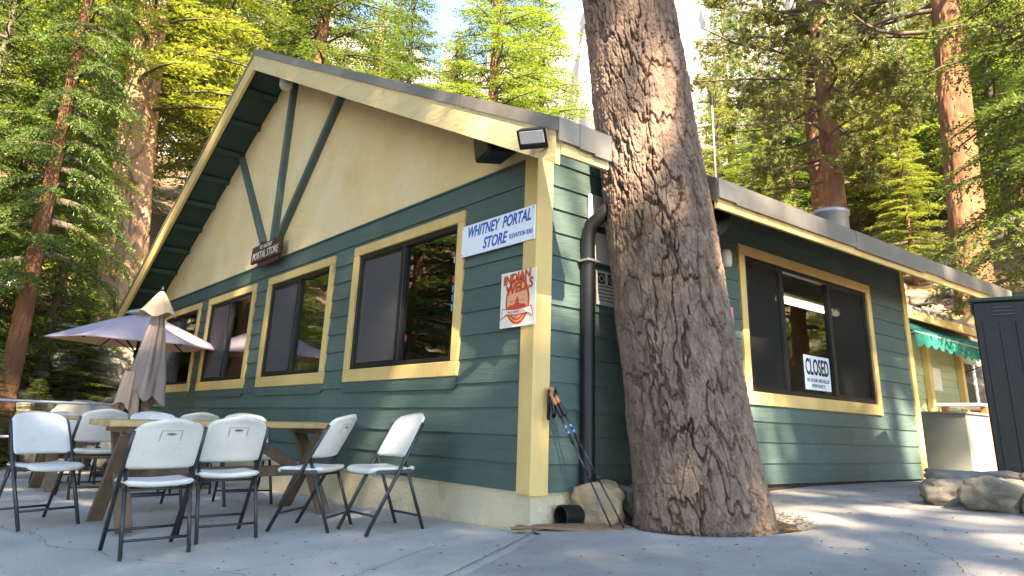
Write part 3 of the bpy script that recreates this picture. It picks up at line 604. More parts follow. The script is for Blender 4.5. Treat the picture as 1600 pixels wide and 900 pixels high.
LEAN = (-.63*.115, -.77*.115)
obj('trunk', trunk_mesh('trunk', .478, 7.2, 600, 1350, 32, .037, .30, 4, LEAN, .045, .72, wob=.015), M_BARK, big)
mb = MB(); mb.tube([(LEAN[0]*z, LEAN[1]*z, z) for z in (7.0, 9, 12, 16, 20)], [.37, .35, .30, .2, .1], 14); mb.build('upper_trunk', M_BARK, big, True)
# ================================================================ crowns
def quads(name, A, B, W):          # leaf from A to B with half width vector W
    n = len(A); m_ = A*.45+B*.55; V = np.stack([A, m_-W, B, m_+W], 1).reshape(-1, 3); return npmesh(name, V, np.arange(4*n).reshape(-1, 4))
def limbs_mesh(name, paths):
    mb = MB()
    for pts, r_ in paths: mb.tube(pts, list(np.linspace(r_, r_*.2, len(pts))), 5, False)
    return mb.mesh(name, True, False)
def unit(a): return a/np.maximum(np.linalg.norm(a, axis=-1, keepdims=True), 1e-9)
def fir(seed, H, Rm, base, nb, leaf=.13, step=.17, dens=1., droop=.28):
    g = np.random.default_rng(seed); A, B, Wd = [], [], []; paths = []
    for k in range(nb):
        f = (k+g.random())/nb; h = base+(H-base)*f**.9; az_ = k*2.39996+g.normal(0, .3)
        L = (Rm*(1-f)**.75+.35)*g.uniform(.62, 1.12); d = np.array([math.cos(az_), math.sin(az_), 0]); s_ = np.array([-d[1], d[0], 0])
        rise = g.uniform(-.05, .35)*(.4+f)
        cur = lambda t: np.outer(t, d)*L+np.outer(rise*L*t-droop*L*t*t*(1-.5*f), [0, 0, 1])+np.array([0, 0, h])+np.outer(np.sin(t*3+k)*.05*L, s_)
        paths.append((cur(np.linspace(0, .92, 5)), .018+.012*L))
        ts = np.arange(.14, 1., step/L*.8); P0 = cur(ts)
        for sg in (-1, 1):
            for t, p in zip(ts, P0):
                if g.random() > .90*dens: continue
                l = max(.16, (.42*L*(1-t)**.8*(.35+.65*min(1, t*3))+.12)*g.uniform(.6, 1.2)); l = min(l, 1.1)
                bd = unit(sg*s_*.85+d*.6+np.array([0, 0, g.uniform(-.25, .12)])); n = max(3, int(l/(leaf*.30)))
                q = np.linspace(.05, 1, n); base_p = p+np.outer(q*l, bd)+np.outer(-.22*l*q*q, [0, 0, 1]); fwd = np.cross(bd, [0, 0, 1.]); alt = np.where(np.arange(n) % 2 == 0, 1., -1.)
                ld = unit(bd*.9+np.outer(alt*.8, fwd)+g.normal(0, .28, (n, 3))+np.array([0, 0, -.12])); ll = leaf*g.uniform(.65, 1.3, (n, 1))
                nn = unit(np.array([0, 0, 1.])+g.normal(0, .35, (n, 3))); A.append(base_p); B.append(base_p+ld*ll); Wd.append(unit(np.cross(ld, nn))*ll*.17)
    return quads('crown', np.concatenate(A), np.concatenate(B), np.concatenate(Wd)), limbs_mesh('limbs', paths)
def pine(seed, H, Rm, base, nb, tufts=22, need=26, L_=.20, bare=.25):
    g = np.random.default_rng(seed); A, B, Wd = [], [], []; paths = []
    for k in range(nb):
        f = (k+g.random())/nb; h = base+(H-base)*f; az_ = k*2.39996+g.normal(0, .5)
        L = Rm*(.45+.75*math.sin(math.pi*min(1, .22+.75*f)))*g.uniform(.5, 1.15)*(1-.55*f*f); d = np.array([math.cos(az_), math.sin(az_), 0]); s_ = np.array([-d[1], d[0], 0])
        e0, e1 = g.uniform(-.25, .25), g.uniform(.0, .35); w_ = g.normal(0, .12)
        cur = lambda t: np.outer(t, d)*L+np.outer(L*(e0*t+e1*t*t), [0, 0, 1])+np.array([0, 0, h])+np.outer(L*w_*np.sin(t*4), s_)
        paths.append((cur(np.linspace(0, 1, 7)), .03+.015*L))
        for j in range(5):
            t0 = g.uniform(.3, .9); p = cur(np.array([t0]))[0]; dd = unit(d*.6+s_*g.choice([-1, 1])*.8+np.array([0, 0, g.uniform(-.1, .5)])); l = L*(1-t0)*.7+.25
            paths.append((np.array([p, p+dd*l*.5, p+dd*l+np.array([0, 0, .06*l])]), .014)); n = int(tufts*.6)
            for q in range(n):
                c = p+dd*l*g.uniform(.35, 1.05)+g.normal(0, .11+.05*l, 3); ax_ = unit(dd+g.normal(0, .5, 3)+np.array([0, 0, .35]))
                nd_ = unit(ax_*.75+g.normal(0, .55, (need, 3))); ll = L_*g.uniform(.6, 1.15, (need, 1)); A.append(np.repeat(c[None], need, 0)); B.append(c+nd_*ll); Wd.append(unit(np.cross(nd_, g.normal(0, 1, (need, 3))))*.0145*L_/.20)
    return quads('crown', np.concatenate(A), np.concatenate(B), np.concatenate(Wd)), limbs_mesh('limbs', paths)
FIRS = [fir(11, 13, 2.9, .9, 135, .125, .115), fir(12, 15, 3.2, 2.5, 135, .125, .115), fir(13, 11, 2.5, .5, 125, .125, .115)]
TALL = [fir(21, 24, 4.2, 6., 150, .17, .17), fir(22, 26, 4.6, 3., 165, .17, .17)]
PINES = [pine(31, 20, 3.3, 6.0, 58, 25), pine(32, 22, 3.8, 9.5, 44, 25)]
FARF = [fir(41, 14, 2.6, 1.2, 110, .26, .34), fir(42, 12, 2.3, 1., 100, .26, .34)]
print('crown faces', [len(p[0].polygons) for p in FIRS+TALL+PINES+FARF])
TRK = {}
def small_trunk(key, r0, H, mt): 
    key = (key, mt.name)
    if key not in TRK: TRK[key] = trunk_mesh('trunk', r0, H, 28, 70, 9, .02, .6, len(TRK)+3, (0, 0), .08, .15)
    return TRK[key]
def crown_of(pr_, mt):
    key = (pr_[0].name, mt.name)
    if key not in TRK:
        c = pr_[0]
        if c.materials: c = c.copy(); c.materials.clear()
        c.materials.append(mt); TRK[key] = c
    return TRK[key]
def tree(name, label, pos, scale, proto, leafmat, trunk_key, barkmat, group=None, rz=None, tr=None, sink=.2, sxy=None, lean=None):
    t_ = thing(name, label, 'tree', (pos[0], pos[1], float(terrain(pos[0], pos[1]))-sink), (0, 0, random.uniform(0, 6.28) if rz is None else rz) if lean is None else (-lean[1], lean[0], 0), group)
    sx = sxy or scale
    if tr is None:
        me = small_trunk(trunk_key, trunk_key[0], trunk_key[1], barkmat)
        o1 = obj('trunk', me, None, t_, scale=(scale, scale, scale))
    else: o1 = obj('trunk', tr, None, t_)
    if not o1.data.materials: o1.data.materials.append(barkmat)
    obj('crown', crown_of(proto, leafmat), None, t_, scale=(sx, sx, scale)); obj('limbs', crown_of((proto[1], 0), M_LIMB), None, t_, scale=(sx, sx, scale))
    return t_
def spot(px, D): p = away(px, 450, D); return p[0], p[1]
# crown of the big leaning tree, above the picture
obj('crown', crown_of(PINES[0], M_PINE), None, big, loc=(LEAN[0]*11, LEAN[1]*11, 4.5), scale=(.85, .85, .9)); obj('limbs', crown_of((PINES[0][1], 0), M_LIMB), None, big, loc=(LEAN[0]*11, LEAN[1]*11, 4.5), scale=(.85, .85, .9))
# --- trees one can tell apart
A_tr = trunk_mesh('trunk', .62, 34, 150, 640, 14, .085, .9, 41, (0, 0), .18, .30)
tree('fir_tree', 'massive pale orange sunlit trunk behind the left end of the roof', spot(196, 23), 1.15, TALL[0], M_FIR2, None, M_OBARK, tr=A_tr, lean=(-.052, -.066))
tree('pine_tree', 'large red barked pine at the right beyond the eave end', spot(1512, 21), 1.0, PINES[1], M_PINE, None, M_RBARK, tr=trunk_mesh('trunk', .50, 26, 80, 360, 11, .04, .8, 51, (0, 0), .12, .40), lean=(.036, .042))
tree('pine_tree', 'bushy pine with red trunk above the roof vent', spot(1318, 25), .98, PINES[0], M_PINE, None, M_RBARK, tr=trunk_mesh('trunk', .40, 25, 64, 300, 10, .035, .8, 52, (-.006, 0), .1, .35), sxy=1.15)
tree('pine_tree', 'slimmer pine close behind the bushy pine above the roof vent', spot(1290, 29), .9, PINES[1], M_FIR2, None, M_RBARK, tr=trunk_mesh('trunk', .30, 24, 48, 240, 9, .03, .8, 53, (-.008, .006), .1, .35))
tree('fir_tree', 'dark fir with bare brown trunk rising left of the roof peak side', spot(455, 27), 1.0, TALL[1], M_FIR, None, M_RBARK, tr=trunk_mesh('trunk', .36, 30, 64, 300, 10, .03, .8, 54, (.006, .006), .1, .3))
tree('fir_tree', 'yellow green fir with brown trunk above the middle of the roof', spot(757, 31), 1.0, TALL[0], M_FIR2, None, M_RBARK, tr=trunk_mesh('trunk', .34, 30, 64, 300, 10, .03, .8, 55, (0, 0), .1, .3), sxy=1.05)
tree('fir_tree', 'fir with cracked grey brown leaning trunk beyond the pipe railing', spot(50, 17), 1.25, FIRS[1], M_FIR, None, M_RBARK, tr=trunk_mesh('trunk', .20, 17, 48, 260, 9, .02, .6, 56, (.012, .02), .08, .12), sxy=.5)
NARROW = {1735: .8, 92: .6, 152: .45, -12: .6, 1600: 1., -95: .75, 112: .6, 8: .8, 50: 1.0, 140: 1.1, 285: 1.1, 355: 1.3, 425: 1.5}
for lab, px, D, sc, pr_, mt, bk, key in (
    ('young dark fir at the far left edge beyond the railing', -95, 18, 1.0, FIRS[0], M_FIR, M_LIMB, (.15, 13)),
    ('slender fir with low boughs left of the pale orange trunk', 112, 27, 1.05, FIRS[0], M_FIR, M_OBARK, (.17, 13)),
    ('dense fir between the railing trunk and the left picture edge', 8, 27, 1.2, FIRS[2], M_FIR2, M_LIMB, (.16, 11)),
    ('low boughed bright fir behind the railing trunk', 92, 20, .85, FIRS[0], M_FIR2, M_LIMB, (.15, 13)),
    ('slim fir beside the left flank of the massive orange trunk', 152, 25, .85, FIRS[2], M_FIR2, M_LIMB, (.16, 11)),
    ('bushy fir cut by the left picture edge above the chairs', -12, 19, .95, FIRS[2], M_FIR, M_LIMB, (.16, 11)),
    ('fir standing higher up the slope at the upper left corner', 50, 38, 1.6, FIRS[1], M_FIR, M_RBARK, (.2, 15)),
    ('pale trunked fir up the slope right of the upper left corner', 140, 40, 1.6, FIRS[0], M_FIR2, M_OBARK, (.2, 13)),
    ('fir just right of the pale orange trunk, over the rake', 285, 34, 1.6, FIRS[1], M_FIR2, M_LIMB, (.2, 15)),
    ('tall fir filling the gap above the left rake', 355, 40, 1.75, FIRS[0], M_FIR, M_LIMB, (.2, 13)),
    ('fir behind the roof peak with sunlit boughs', 425, 46, 1.9, FIRS[1], M_FIR2, M_LIMB, (.2, 15)),
    ('fir with blue green boughs right of the bare brown trunk', 610, 38, 1.55, FIRS[0], M_FIR, M_LIMB, (.2, 13)),
    ('yellow green fir between the brown trunk and the cliff', 690, 36, 1.45, FIRS[2], M_FIR2, M_LIMB, (.16, 11)),
    ('drooping fir beside the cliff right of the middle brown trunk', 838, 36, 1.45, FIRS[1], M_FIR2, M_LIMB, (.2, 15)),
    ('fir behind the red barked pine at the right edge', 1600, 38, 1.2, FIRS[1], M_FIR, M_LIMB, (.2, 15)),
    ('young bright fir left of the red barked pine', 1432, 33, .75, FIRS[2], M_FIR2, M_RBARK, (.16, 11)),
    ('dark fir whose boughs hang into the upper right corner', 1735, 15, 1.25, FIRS[1], M_FIR, M_LIMB, (.2, 15)),
    ('bright fir just right of the leaning trunk behind the mast', 1135, 42, 1.05, FIRS[0], M_FIR2, M_LIMB, (.2, 13)),
    ('pale yellow fir between the mast and the bushy pine', 1192, 40, 1.0, FIRS[2], M_FIR2, M_LIMB, (.16, 11))):
    tree('fir_tree', lab, spot(px, D), sc, pr_, mt, key, bk, sxy=NARROW.get(px))
for lab, px, D, r_ in (('bare pale trunk between leaning trunk and the massive orange trunk', 118, 29, .30), ('thin dark trunk just left of the massive orange trunk', 150, 26, .20), ('reddish trunk at the left picture edge up the slope', 12, 32, .34)):
    tree('fir_tree', lab, spot(px, D), 1.1, TALL[0], M_FIR, None, M_OBARK if r_ > .25 else M_RBARK, tr=trunk_mesh('trunk', r_, 26, 40, 200, 8, .02, .7, int(px), (.004, 0), .08, .3), sxy=.8)
# --- the wood on the slope: alike, small
rg = random.Random(5); n = 0
for k in range(400):
    px = rg.uniform(-150, 1750); D = rg.uniform(44, 92); x, y = spot(px, D)
    if 870 < px < 1130 and D > 75: continue
    if k % 3 == 0: px = 1120+.36*(px+150)*.9; x, y = spot(px, D)
    if n >= 105: break
    n += 1; tree('conifer', 'small sunlit conifer on the slope far behind the store', (x, y), rg.uniform(.9, 1.7)*(1 if D < 70 else .8), FARF[n % 2], M_FIR2 if rg.random() < .6 else M_FIR, (.2, 14), M_RBARK, 'far conifers on the slope')
# --- trees behind and beside the viewpoint: they shade the store and show in its windows
sp = SUN[:2]/np.hypot(*SUN[:2]); pp = np.array([-sp[1], sp[0]])
shade = [(23, -11, 1.5, 2), (24, -6.8, 1.5, 3), (23, -2.6, 1.5, 2), (25, 1.6, 1.5, 3), (24, 6, 1.4, 2), (31, -9, 1.4, 1), (32, -1.2, 1.3, 0), (14, -8.5, 1.0, 0)]
SHK = TALL+PINES
for i, (a, b, sc, v) in enumerate(shade):
    p = np.array([-1., 0.])+sp*a+pp*b
    tree('fir_tree', 'tall conifer of the grove behind the viewpoint that shades the patio', p, sc, SHK[v], M_FIR if v < 2 else M_PINE, (.3, 26), M_RBARK, 'shade trees behind the viewpoint')
for i, (x, y, sc, v) in enumerate(((-5.5, -9.5, 1.0, 2), (-10, -10.5, 1.1, 0), (-1.5, -12, 1.1, 2), (-14, -7.5, 1.2, 2), (-9, -14, 1.2, 0), (-15, -11, 1.3, 1), (-20, -16, 1.5, 2), (-4, -17, 1.4, 1), (-26, -8, 1.5, 0), (-16, -22, 1.7, 1), (8, 19, 1.3, 0), (13, 15, 1.4, 1), (16, 24, 1.7, 2), (5, 27, 1.6, 1), (22, 17, 1.5, 0))):
    tree('fir_tree', 'fir outside the view, mirrored in the store windows', (x, y), sc, FIRS[v], M_FIR2 if i % 3 else M_FIR, (.2, 15), M_RBARK, 'firs mirrored in the windows')
# ================================================================ rocks
def rock_mesh(seed, sx, sy, sz, sub=4, flat=.0):
    bm = bmesh.new(); bmesh.ops.create_icosphere(bm, subdivisions=sub, radius=1.); P = np.array([v.co for v in bm.verts])
    box = np.abs(P).max(1, keepdims=True); Pn = P/(box**.55)
    d = -.22*np.abs(fbm(P[:, 0]*2.2, P[:, 1]*2.2+seed, P[:, 2]*2.2, seed+7))+.36*fbm(P[:, 0]*1.3+seed, P[:, 1]*1.3, P[:, 2]*1.3, seed)+.11*fbm(P[:, 0]*4, P[:, 1]*4, P[:, 2]*4, seed+1)+.045*fbm(P[:, 0]*14, P[:, 1]*14, P[:, 2]*14, seed+2)
    Pn = Pn*(1+d[:, None])*np.array([sx, sy, sz])
    for v, p in zip(bm.verts, Pn): v.co = p
    me = bpy.data.meshes.new('boulder'); bm.to_mesh(me); bm.free(); me.polygons.foreach_set('use_smooth', [True]*len(me.polygons)); return me
def rock(label, x, y, sx, sy, sz, seed, mt, rz=0., sink=.15, zz=None, group=None, sub=4):
    z0 = float(gz(x, y)) if zz is None else zz
    o_ = obj('boulder', rock_mesh(seed, sx, sy, sz, sub), mt, None, (x, y, z0+sz*(1-sink)), (0, 0, rz)); return tag(o_, label, 'boulder', group)
rock('tan boulder beside the leaning trunk, behind the trekking poles', .17, .52, .20, .15, .155, 3, M_ROCK, .5, .05)
rock('small grey boulder wedged between tan boulder and trunk', .20, .93, .15, .13, .13, 8, M_GROCK, 1.1, .05)
rock('grey border boulder at the near end of the stone edging', 1.62, 3.12, .20, .19, .115, 11, M_GROCK, .5, .25)
rock('broad grey border boulder in the middle of the stone edging', 2.02, 2.92, .215, .20, .14, 12, M_GROCK, .05, .25)
rock('grey border boulder cut by the right picture edge', 2.50, 2.80, .25, .21, .145, 13, M_GROCK, -.15, .25)
rock('long flat stone behind the border boulders', 1.62, 3.72, .40, .22, .135, 14, M_GROCK, .35, .2)
rock('round stone at the foot of the black cabinet', 2.25, 3.7, .3, .24, .14, 15, M_ROCK, .3, .2)
V = []; Fq = []; rs_ = np.random.default_rng(3)
for k in range(9000):
    x, y = spot(rs_.uniform(-80, 340), rs_.uniform(14.5, 32)); z0 = float(.0); a = rs_.uniform(0, 6.28); L = rs_.uniform(.04, .20); w = L*rs_.uniform(.08, .5); V.append((x, y, a, L, w))
V = np.array(V); zz = terrain(V[:, 0], V[:, 1])+.03; c_, s_ = np.cos(V[:, 2]), np.sin(V[:, 2]); L, w = V[:, 3], V[:, 4]
Q = np.stack([np.stack([V[:, 0]-c_*L, V[:, 1]-s_*L, zz], -1), np.stack([V[:, 0]+s_*w, V[:, 1]-c_*w, zz+.05*L], -1), np.stack([V[:, 0]+c_*L, V[:, 1]+s_*L, zz+rs_.uniform(0, .5, len(L))*L], -1), np.stack([V[:, 0]-s_*w, V[:, 1]+c_*w, zz+.3*L], -1)], 1)
o_ = obj('slope_litter', npmesh('slope_litter', Q.reshape(-1, 3), np.arange(len(V)*4).reshape(-1, 4)), mat('dry slope litter', (.22, .15, .10), (.10, .07, .05), 3., .95, island=.5)); o_['kind'] = 'stuff'; o_['label'] = 'fallen bark, twigs and chips on the slope beyond the railing'; o_['category'] = 'litter'
for lab, px, D, sc in (('knee high fir seedling left of the umbrella pole', 95, 16.5, .13), ('low fir sapling at the left edge above the railing', 12, 15.5, .2), ('small fir sapling behind the open umbrella', 150, 19, .22), ('fir sapling at the foot of the massive orange trunk', 235, 21, .25)):
    tree('fir_sapling', lab, spot(px, D), sc, FIRS[2], M_FIR, (.16, 11), M_LIMB, sxy=sc*1.6, sink=.05)
rg = random.Random(9)
for k in range(80):
    px = rg.uniform(-60, 330); D = rg.uniform(14.8, 30); x, y = spot(px, D); q = rg.uniform(.10, .42)*(1 if k % 5 else 2.4)
    rock('granite stone lying on the forest slope beyond the railing', x, y, q, q*.8, q*.6, 20+k, M_PALEROCK if k % 3 == 0 else M_GROCK, rg.uniform(0, 6), .35, float(terrain(x, y)), 'stones on the slope', 3)
for k in range(14):
    px = rg.uniform(1380, 1500); D = rg.uniform(19, 36); x, y = spot(px, D); q = rg.uniform(.12, .4)
    rock('stone on the slope seen under the far eave', x, y, q, q*.8, q*.6, 90+k, M_GROCK, rg.uniform(0, 6), .35, float(terrain(x, y)), 'stones under the far eave', 3)
# ================================================================ PATIO FURNITURE
def seat_on(o, x, y, yaw, dz=0.):
    e = .01; nx, ny = (float(gz(x+e, y)-gz(x-e, y))/(2*e), float(gz(x, y+e)-gz(x, y-e))/(2*e)); up = Vector((-nx*.4, -ny*.4, 1)).normalized()
    f = Vector((math.cos(yaw), math.sin(yaw), 0)); f = (f-up*f.dot(up)).normalized(); l = up.cross(f)
    o.matrix_world = Matrix([[f[i], l[i], up[i], (x, y, float(gz(x, y))+dz)[i]] for i in range(3)]+[[0, 0, 0, 1]])
def shell(fn, nu, nv, th):          # a moulded panel: fn(u,v)->centre point, normal along th direction given by fn
    mb = MB(); U = np.linspace(-1, 1, nu); Vv = np.linspace(-1, 1, nv); n = nu*nv; vs = []
    for sg in (1, -1):
        for v in Vv:
            for u in U:
                p, nrm = fn(u, v); e = max(abs(u), abs(v)); t = th*math.sqrt(max(0., 1-e**10)) if e < 1 else 0.
                vs.append(Vector(p)+Vector(nrm)*sg*t)
    fs = []
    for b in (0, n):
        for i in range(nv-1):
            for j in range(nu-1): q = (b+i*nu+j, b+i*nu+j+1, b+(i+1)*nu+j+1, b+(i+1)*nu+j); fs.append(q if b == 0 else q[::-1])
    mb.add(vs, fs); me = mb.mesh('panel', True, False)
    bm = bmesh.new(); bm.from_mesh(me); bmesh.ops.remove_doubles(bm, verts=bm.verts, dist=1e-5); bmesh.ops.recalc_face_normals(bm, faces=bm.faces); bm.to_mesh(me); bm.free(); me.polygons.foreach_set('use_smooth', [True]*len(me.polygons)); return me
def rr_w(v, h, w, rt, rb):          # half width of a rounded rectangle at height v in -1..1
    z = v*h; r_ = rt if z > 0 else rb; q = abs(z)-(h-r_)
    return w if q <= 0 else w-r_+math.sqrt(max(0, r_*r_-q*q))
def make_chair():                   # faces +X, origin on the ground
    c = thing('folding_chair', 'chair', 'chair')
    up_x = lambda z: .235-.455*(z/.80)
    def back(u, v):
        z = .69+v*.155; w = rr_w(v, .155, .232, .10, .035); z += .022*(1-u*u)*max(0, v)**2-.010; bow = -.04*(1-u*u)-.02*max(0, v-.7); lip = -.018*max(0., v-.75)/.25
        return (up_x(z)+.006+bow+lip, u*w, z), (.87, 0, .49)
    def seat(u, v):
        w = rr_w(v, .20, .222, .06, .05); x = .025+v*.20; z = .437+.012*u*u-.014*math.exp(-((v+.25)/.5)**2)*(1-u*u)-.022*max(0, v-.55)**2/.2
        return (x, u*w, z), (0, 0, 1)
    me = shell(seat, 21, 21, .021); obj('seat', me, M_WHITE, c)
    me = shell(back, 25, 19, .015); b = obj('backrest', me, M_WHITE, c)
    nx = Vector((-.87, 0, -.49))
    def onback(z, y, d): return Vector((up_x(z)+.006-.035*(1-(y/.232)**2), y, z))+nx*d
    M = Matrix([[0, .49*-1, -.87, 0], [-1, 0, 0, 0], [0, .87, -.49, 0], [0, 0, 0, 1]])
    p = onback(.785, 0, .0205); Mh = M.copy(); Mh.translation = p
    mb = MB(); mb.box(-.068, .068, .0, .010, -.003, .003, .002, Mh); mb.box(-.070, -.062, -.075, .0, -.003, .002, .002, Mh); mb.box(.062, .070, -.075, .0, -.003, .002, .002, Mh); mb.build('handle_slot', mat('slot plastic', (.42, .40, .375), None, rough=.5), b)
    pts = [(.030*math.cos(a), .0085*math.sin(a)) for a in np.linspace(0, 6.283, 25)[:-1]]
    MB().prism(pts, .0, .0015, lambda u, v, t: tuple(Mh @ Vector((u, v-.022, t+.003)))).build('name_plate', M_INK, b)
    t_ = lettering('LIFETIME', .013, M_PAPERG, b, (0, 0, 0), None, name='lettering', width=.045, depth=.0003)
    for v in t_.data.vertices: v.co = Mh @ Vector((v.co.x, v.co.y-.022, v.co.z+.0052))
    for sg in (-1, 1):
        MB().tube([(up_x(0)+.0, sg*.222, .0), (up_x(.42), sg*.229, .42), (up_x(.60), sg*.232, .60), (up_x(.775), sg*.225, .775)], [.0150]*4, 8).build('front_leg', M_TUBE, c, True)
        MB().tube([(up_x(.53)+.008, sg*.205, .53), (-.255, sg*.205, .0)], .0135, 8).build('rear_leg', M_TUBE, c, True)
        MB().beam((-.13, sg*.218, .425), (.17, sg*.218, .425), .010, .028, .003).build('seat_rail', M_TUBE, c)
        MB().beam((-.125, sg*.212, .43), (-.045, sg*.212, .52), .006, .016, .002).build('hinge_strap', M_TUBE, c)
    MB().tube([(up_x(.125), -.222, .125), (up_x(.125), .222, .125)], .009, 8).build('cross_bar', M_TUBE, c, True)
    xr = lambda z: -.255+(up_x(.53)+.008+.255)*z/.53
    MB().tube([(xr(.105), -.205, .105), (xr(.105), .205, .105)], .009, 8).build('cross_bar', M_TUBE, c, True)
    MB().tube([(xr(.40), -.205, .40), (xr(.40), .205, .40)], .009, 8).build('cross_bar', M_TUBE, c, True)
    return c
ch0 = make_chair(); first = True
def chair(label, x, y, yaw):
    global first
    o_ = ch0 if first else copy_tree(ch0); first = False; seat_on(o_, x, y, R(yaw)); o_['label'] = label; o_['group'] = 'white folding chairs on the patio'
chair('white folding chair with its back to us at the near table corner', -1.46, -2.14, 180)
chair('white folding chair with its back to us, second along the near table', -1.66, -1.61, 177)
chair('white folding chair turned sideways at the right end of near table', -1.50, -.96, 218)
chair('white folding chair standing alone beside the green wall, rightmost', -1.0, -.63, 269)
chair('white folding chair at the far left facing us, leftmost', -2.98, -2.60, 20)
chair('white folding chair behind near table, facing us beside its left leg', -3.42, -1.67, 4)
chair('white folding chair behind near table, facing us near its right end', -3.36, -.83, -4)
chair('white folding chair with its back to us at the second table', -4.55, -1.98, 183)
chair('white folding chair with its back to us, right of the closed umbrella', -4.65, -1.0, 177)
chair('white folding chair facing us behind the left end of second table', -6.52, -1.98, 3)
chair('white folding chair facing us behind the middle of second table', -6.6, -1.34, -2)
chair('white folding chair facing us behind second table near the wall', -6.5, -.75, 5)
chair('white folding chair far back next to the pipe railing', -8.1, -2.05, 10)
def table(label, x, y, yaw, gap):
    t_ = thing('picnic_table', label, 'table', group='wooden patio tables'); L = 1.98; n = 5; w = .86/n
    for k in range(n):
        y0 = -.43+k*w; g = .003; off = random.uniform(-.006, .006); ov = gap if gap and k == n//2 else 0
        if ov:
            for a, b in ((-L/2, -ov), (ov, L/2)): MB().box(a, b, y0+g, y0+w-g, .747, .793, .006).build('plank', M_WOODTOP, t_)
        else: MB().box(-L/2+off, L/2+off, y0+g, y0+w-g, .747, .793, .006).build('plank', M_WOODTOP, t_)
    for sx in (-1, 1):
        for sg in (-1, 1): MB().beam((sx*.80+sg*.024, -.40*sg, .0), (sx*.80+sg*.024, .30*sg, .70), .044, .115, .005, up=(1, 0, 0)).build('leg', M_WOODLEG, t_)
        MB().box(sx*.80-.06, sx*.80+.06, -.37, .37, .697, .746, .004).build('cleat', M_WOODLEG, t_)
    for sx in (-1, 1): MB().beam((sx*.72, 0, .36), (sx*.16, 0, .70), .044, .085, .004).build('brace', M_WOODLEG, t_)
    MB().beam((-.78, 0, .37), (.78, 0, .37), .044, .09, .004).build('stretcher', M_WOODLEG, t_)
    seat_on(t_, x, y, R(yaw)); return t_
table('wooden table with crossed legs in front of the two nearest chairs', -2.52, -1.36, 90, 0)
table('wooden table with crossed legs under the closed umbrella', -5.58, -1.42, 90, .03)
# umbrellas
s = thing('patio_umbrella', 'open lilac patio umbrella at the far end of the patio', 'umbrella', (-8.2, -1.0, float(gz(-8.2, -1.0))), (0, R(2), R(14)))
n = 6; Ru, zr, za = 1.27, 1.93, 2.42; V = []
for k in range(n*6):
    a = 2*math.pi*k/(n*6); f = (k % 6)/6; rim_ = Ru*math.cos(math.pi/n)/math.cos((f-.5)*2*math.pi/n)*(1-.05*math.sin(f*math.pi))
    for j in range(9):
        t = j/8; sag = .05*math.sin(f*math.pi)*math.sin(t*math.pi)*.9; V.append((rim_*t*math.cos(a), rim_*t*math.sin(a), za-(za-zr)*(t**1.12)-sag))
Fq = [(k*9+j, ((k+1) % (n*6))*9+j, ((k+1) % (n*6))*9+j+1, k*9+j+1) for k in range(n*6) for j in range(8)]
ca = obj('canopy', npmesh('canopy', V, Fq, False), M_LILAC, s); bm = bmesh.new(); bm.from_mesh(ca.data); bmesh.ops.remove_doubles(bm, verts=bm.verts, dist=1e-4); bm.to_mesh(ca.data); bm.free()
Vl = [(x*.985, y*.985, z-.012) for x, y, z in V]; obj('lit_underside', npmesh('lit_underside', Vl, Fq, False), mat('pink tan lining', (.58, .40, .34), (.52, .36, .30), 2., .9, translucent=.3), s)  # pink of bounce and light through the cloth, put into the colour
MB().lathe([(.0, za+.075), (.20, za+.015), (.27, za-.03)], 6).build('vent_cap', M_LILAC, s)
for k in range(n):
    a = 2*math.pi*k/n; c_, s_ = math.cos(a), math.sin(a); r_ = MB().beam((.03*c_, .03*s_, za-.03), (Ru*.98*c_, Ru*.98*s_, zr-.02), .016, .02, .002).build('rib', M_BLACK, s); MB().beam((.04*c_, .04*s_, za-.62), (Ru*.5*c_, Ru*.5*s_, za-(za-zr)*.47-.03), .014, .016, .002).build('strut', M_BLACK, r_)
MB().tube([(0, 0, .02), (0, 0, za)], .021, 12).build('pole', M_BLACK, s, True); MB().lathe([(0, 0), (.26, 0), (.26, .05), (.05, .09), (.03, .30), (0, .3)], 28).build('base', M_BLACK, s, True); MB().lathe([(0, za-.70), (.04, za-.70), (.045, za-.58), (0, za-.58)], 14).build('runner', M_BLACK, s, True)
s = thing('closed_umbrella', 'closed taupe umbrella standing through the second table', 'umbrella', (-5.58, -1.42, float(gz(-5.58, -1.42))), (R(-1), R(1.5), 0))
def cloth(fr, z0, z1, nn, nz, jag):
    V = []
    for i in range(nz+1):
        t = i/nz
        for k in range(nn):
            a = 2*math.pi*k/nn; r_ = fr(t, a); zz = z0+(z1-z0)*t+jag(a)*(t**3); V.append((r_*math.cos(a), r_*math.sin(a), zz))
    return npmesh('cloth', V, gridfaces(nz+1, nn, True), True)
fold = lambda a: .5+.5*math.cos(5*a+.9*math.sin(2*a)+.6); 
obj('canopy', cloth(lambda t, a: (.045+.205*t**.8)*(.74+.30*fold(a)*(.3+.7*t)+.05*math.sin(11*a+5*t))*(1+.16*math.sin(a+.6)), 2.14, 1.04, 128, 26, lambda a: -.10*fold(a)+.07*math.sin(a+2.5)), M_BEIGE, s)
obj('canopy_flap', cloth(lambda t, a: (.10+.06*t)*(.6+.4*fold(a)), 1.32, .86, 96, 10, lambda a: -.10*math.sin(a*2)), M_TAN, s, loc=(.04, -.15, 0))
obj('vent_flap', cloth(lambda t, a: (.025+.20*t**.9)*(.88+.14*fold(a)), 2.32, 2.02, 96, 10, lambda a: .035*math.sin(4*a)), M_TAN, s)
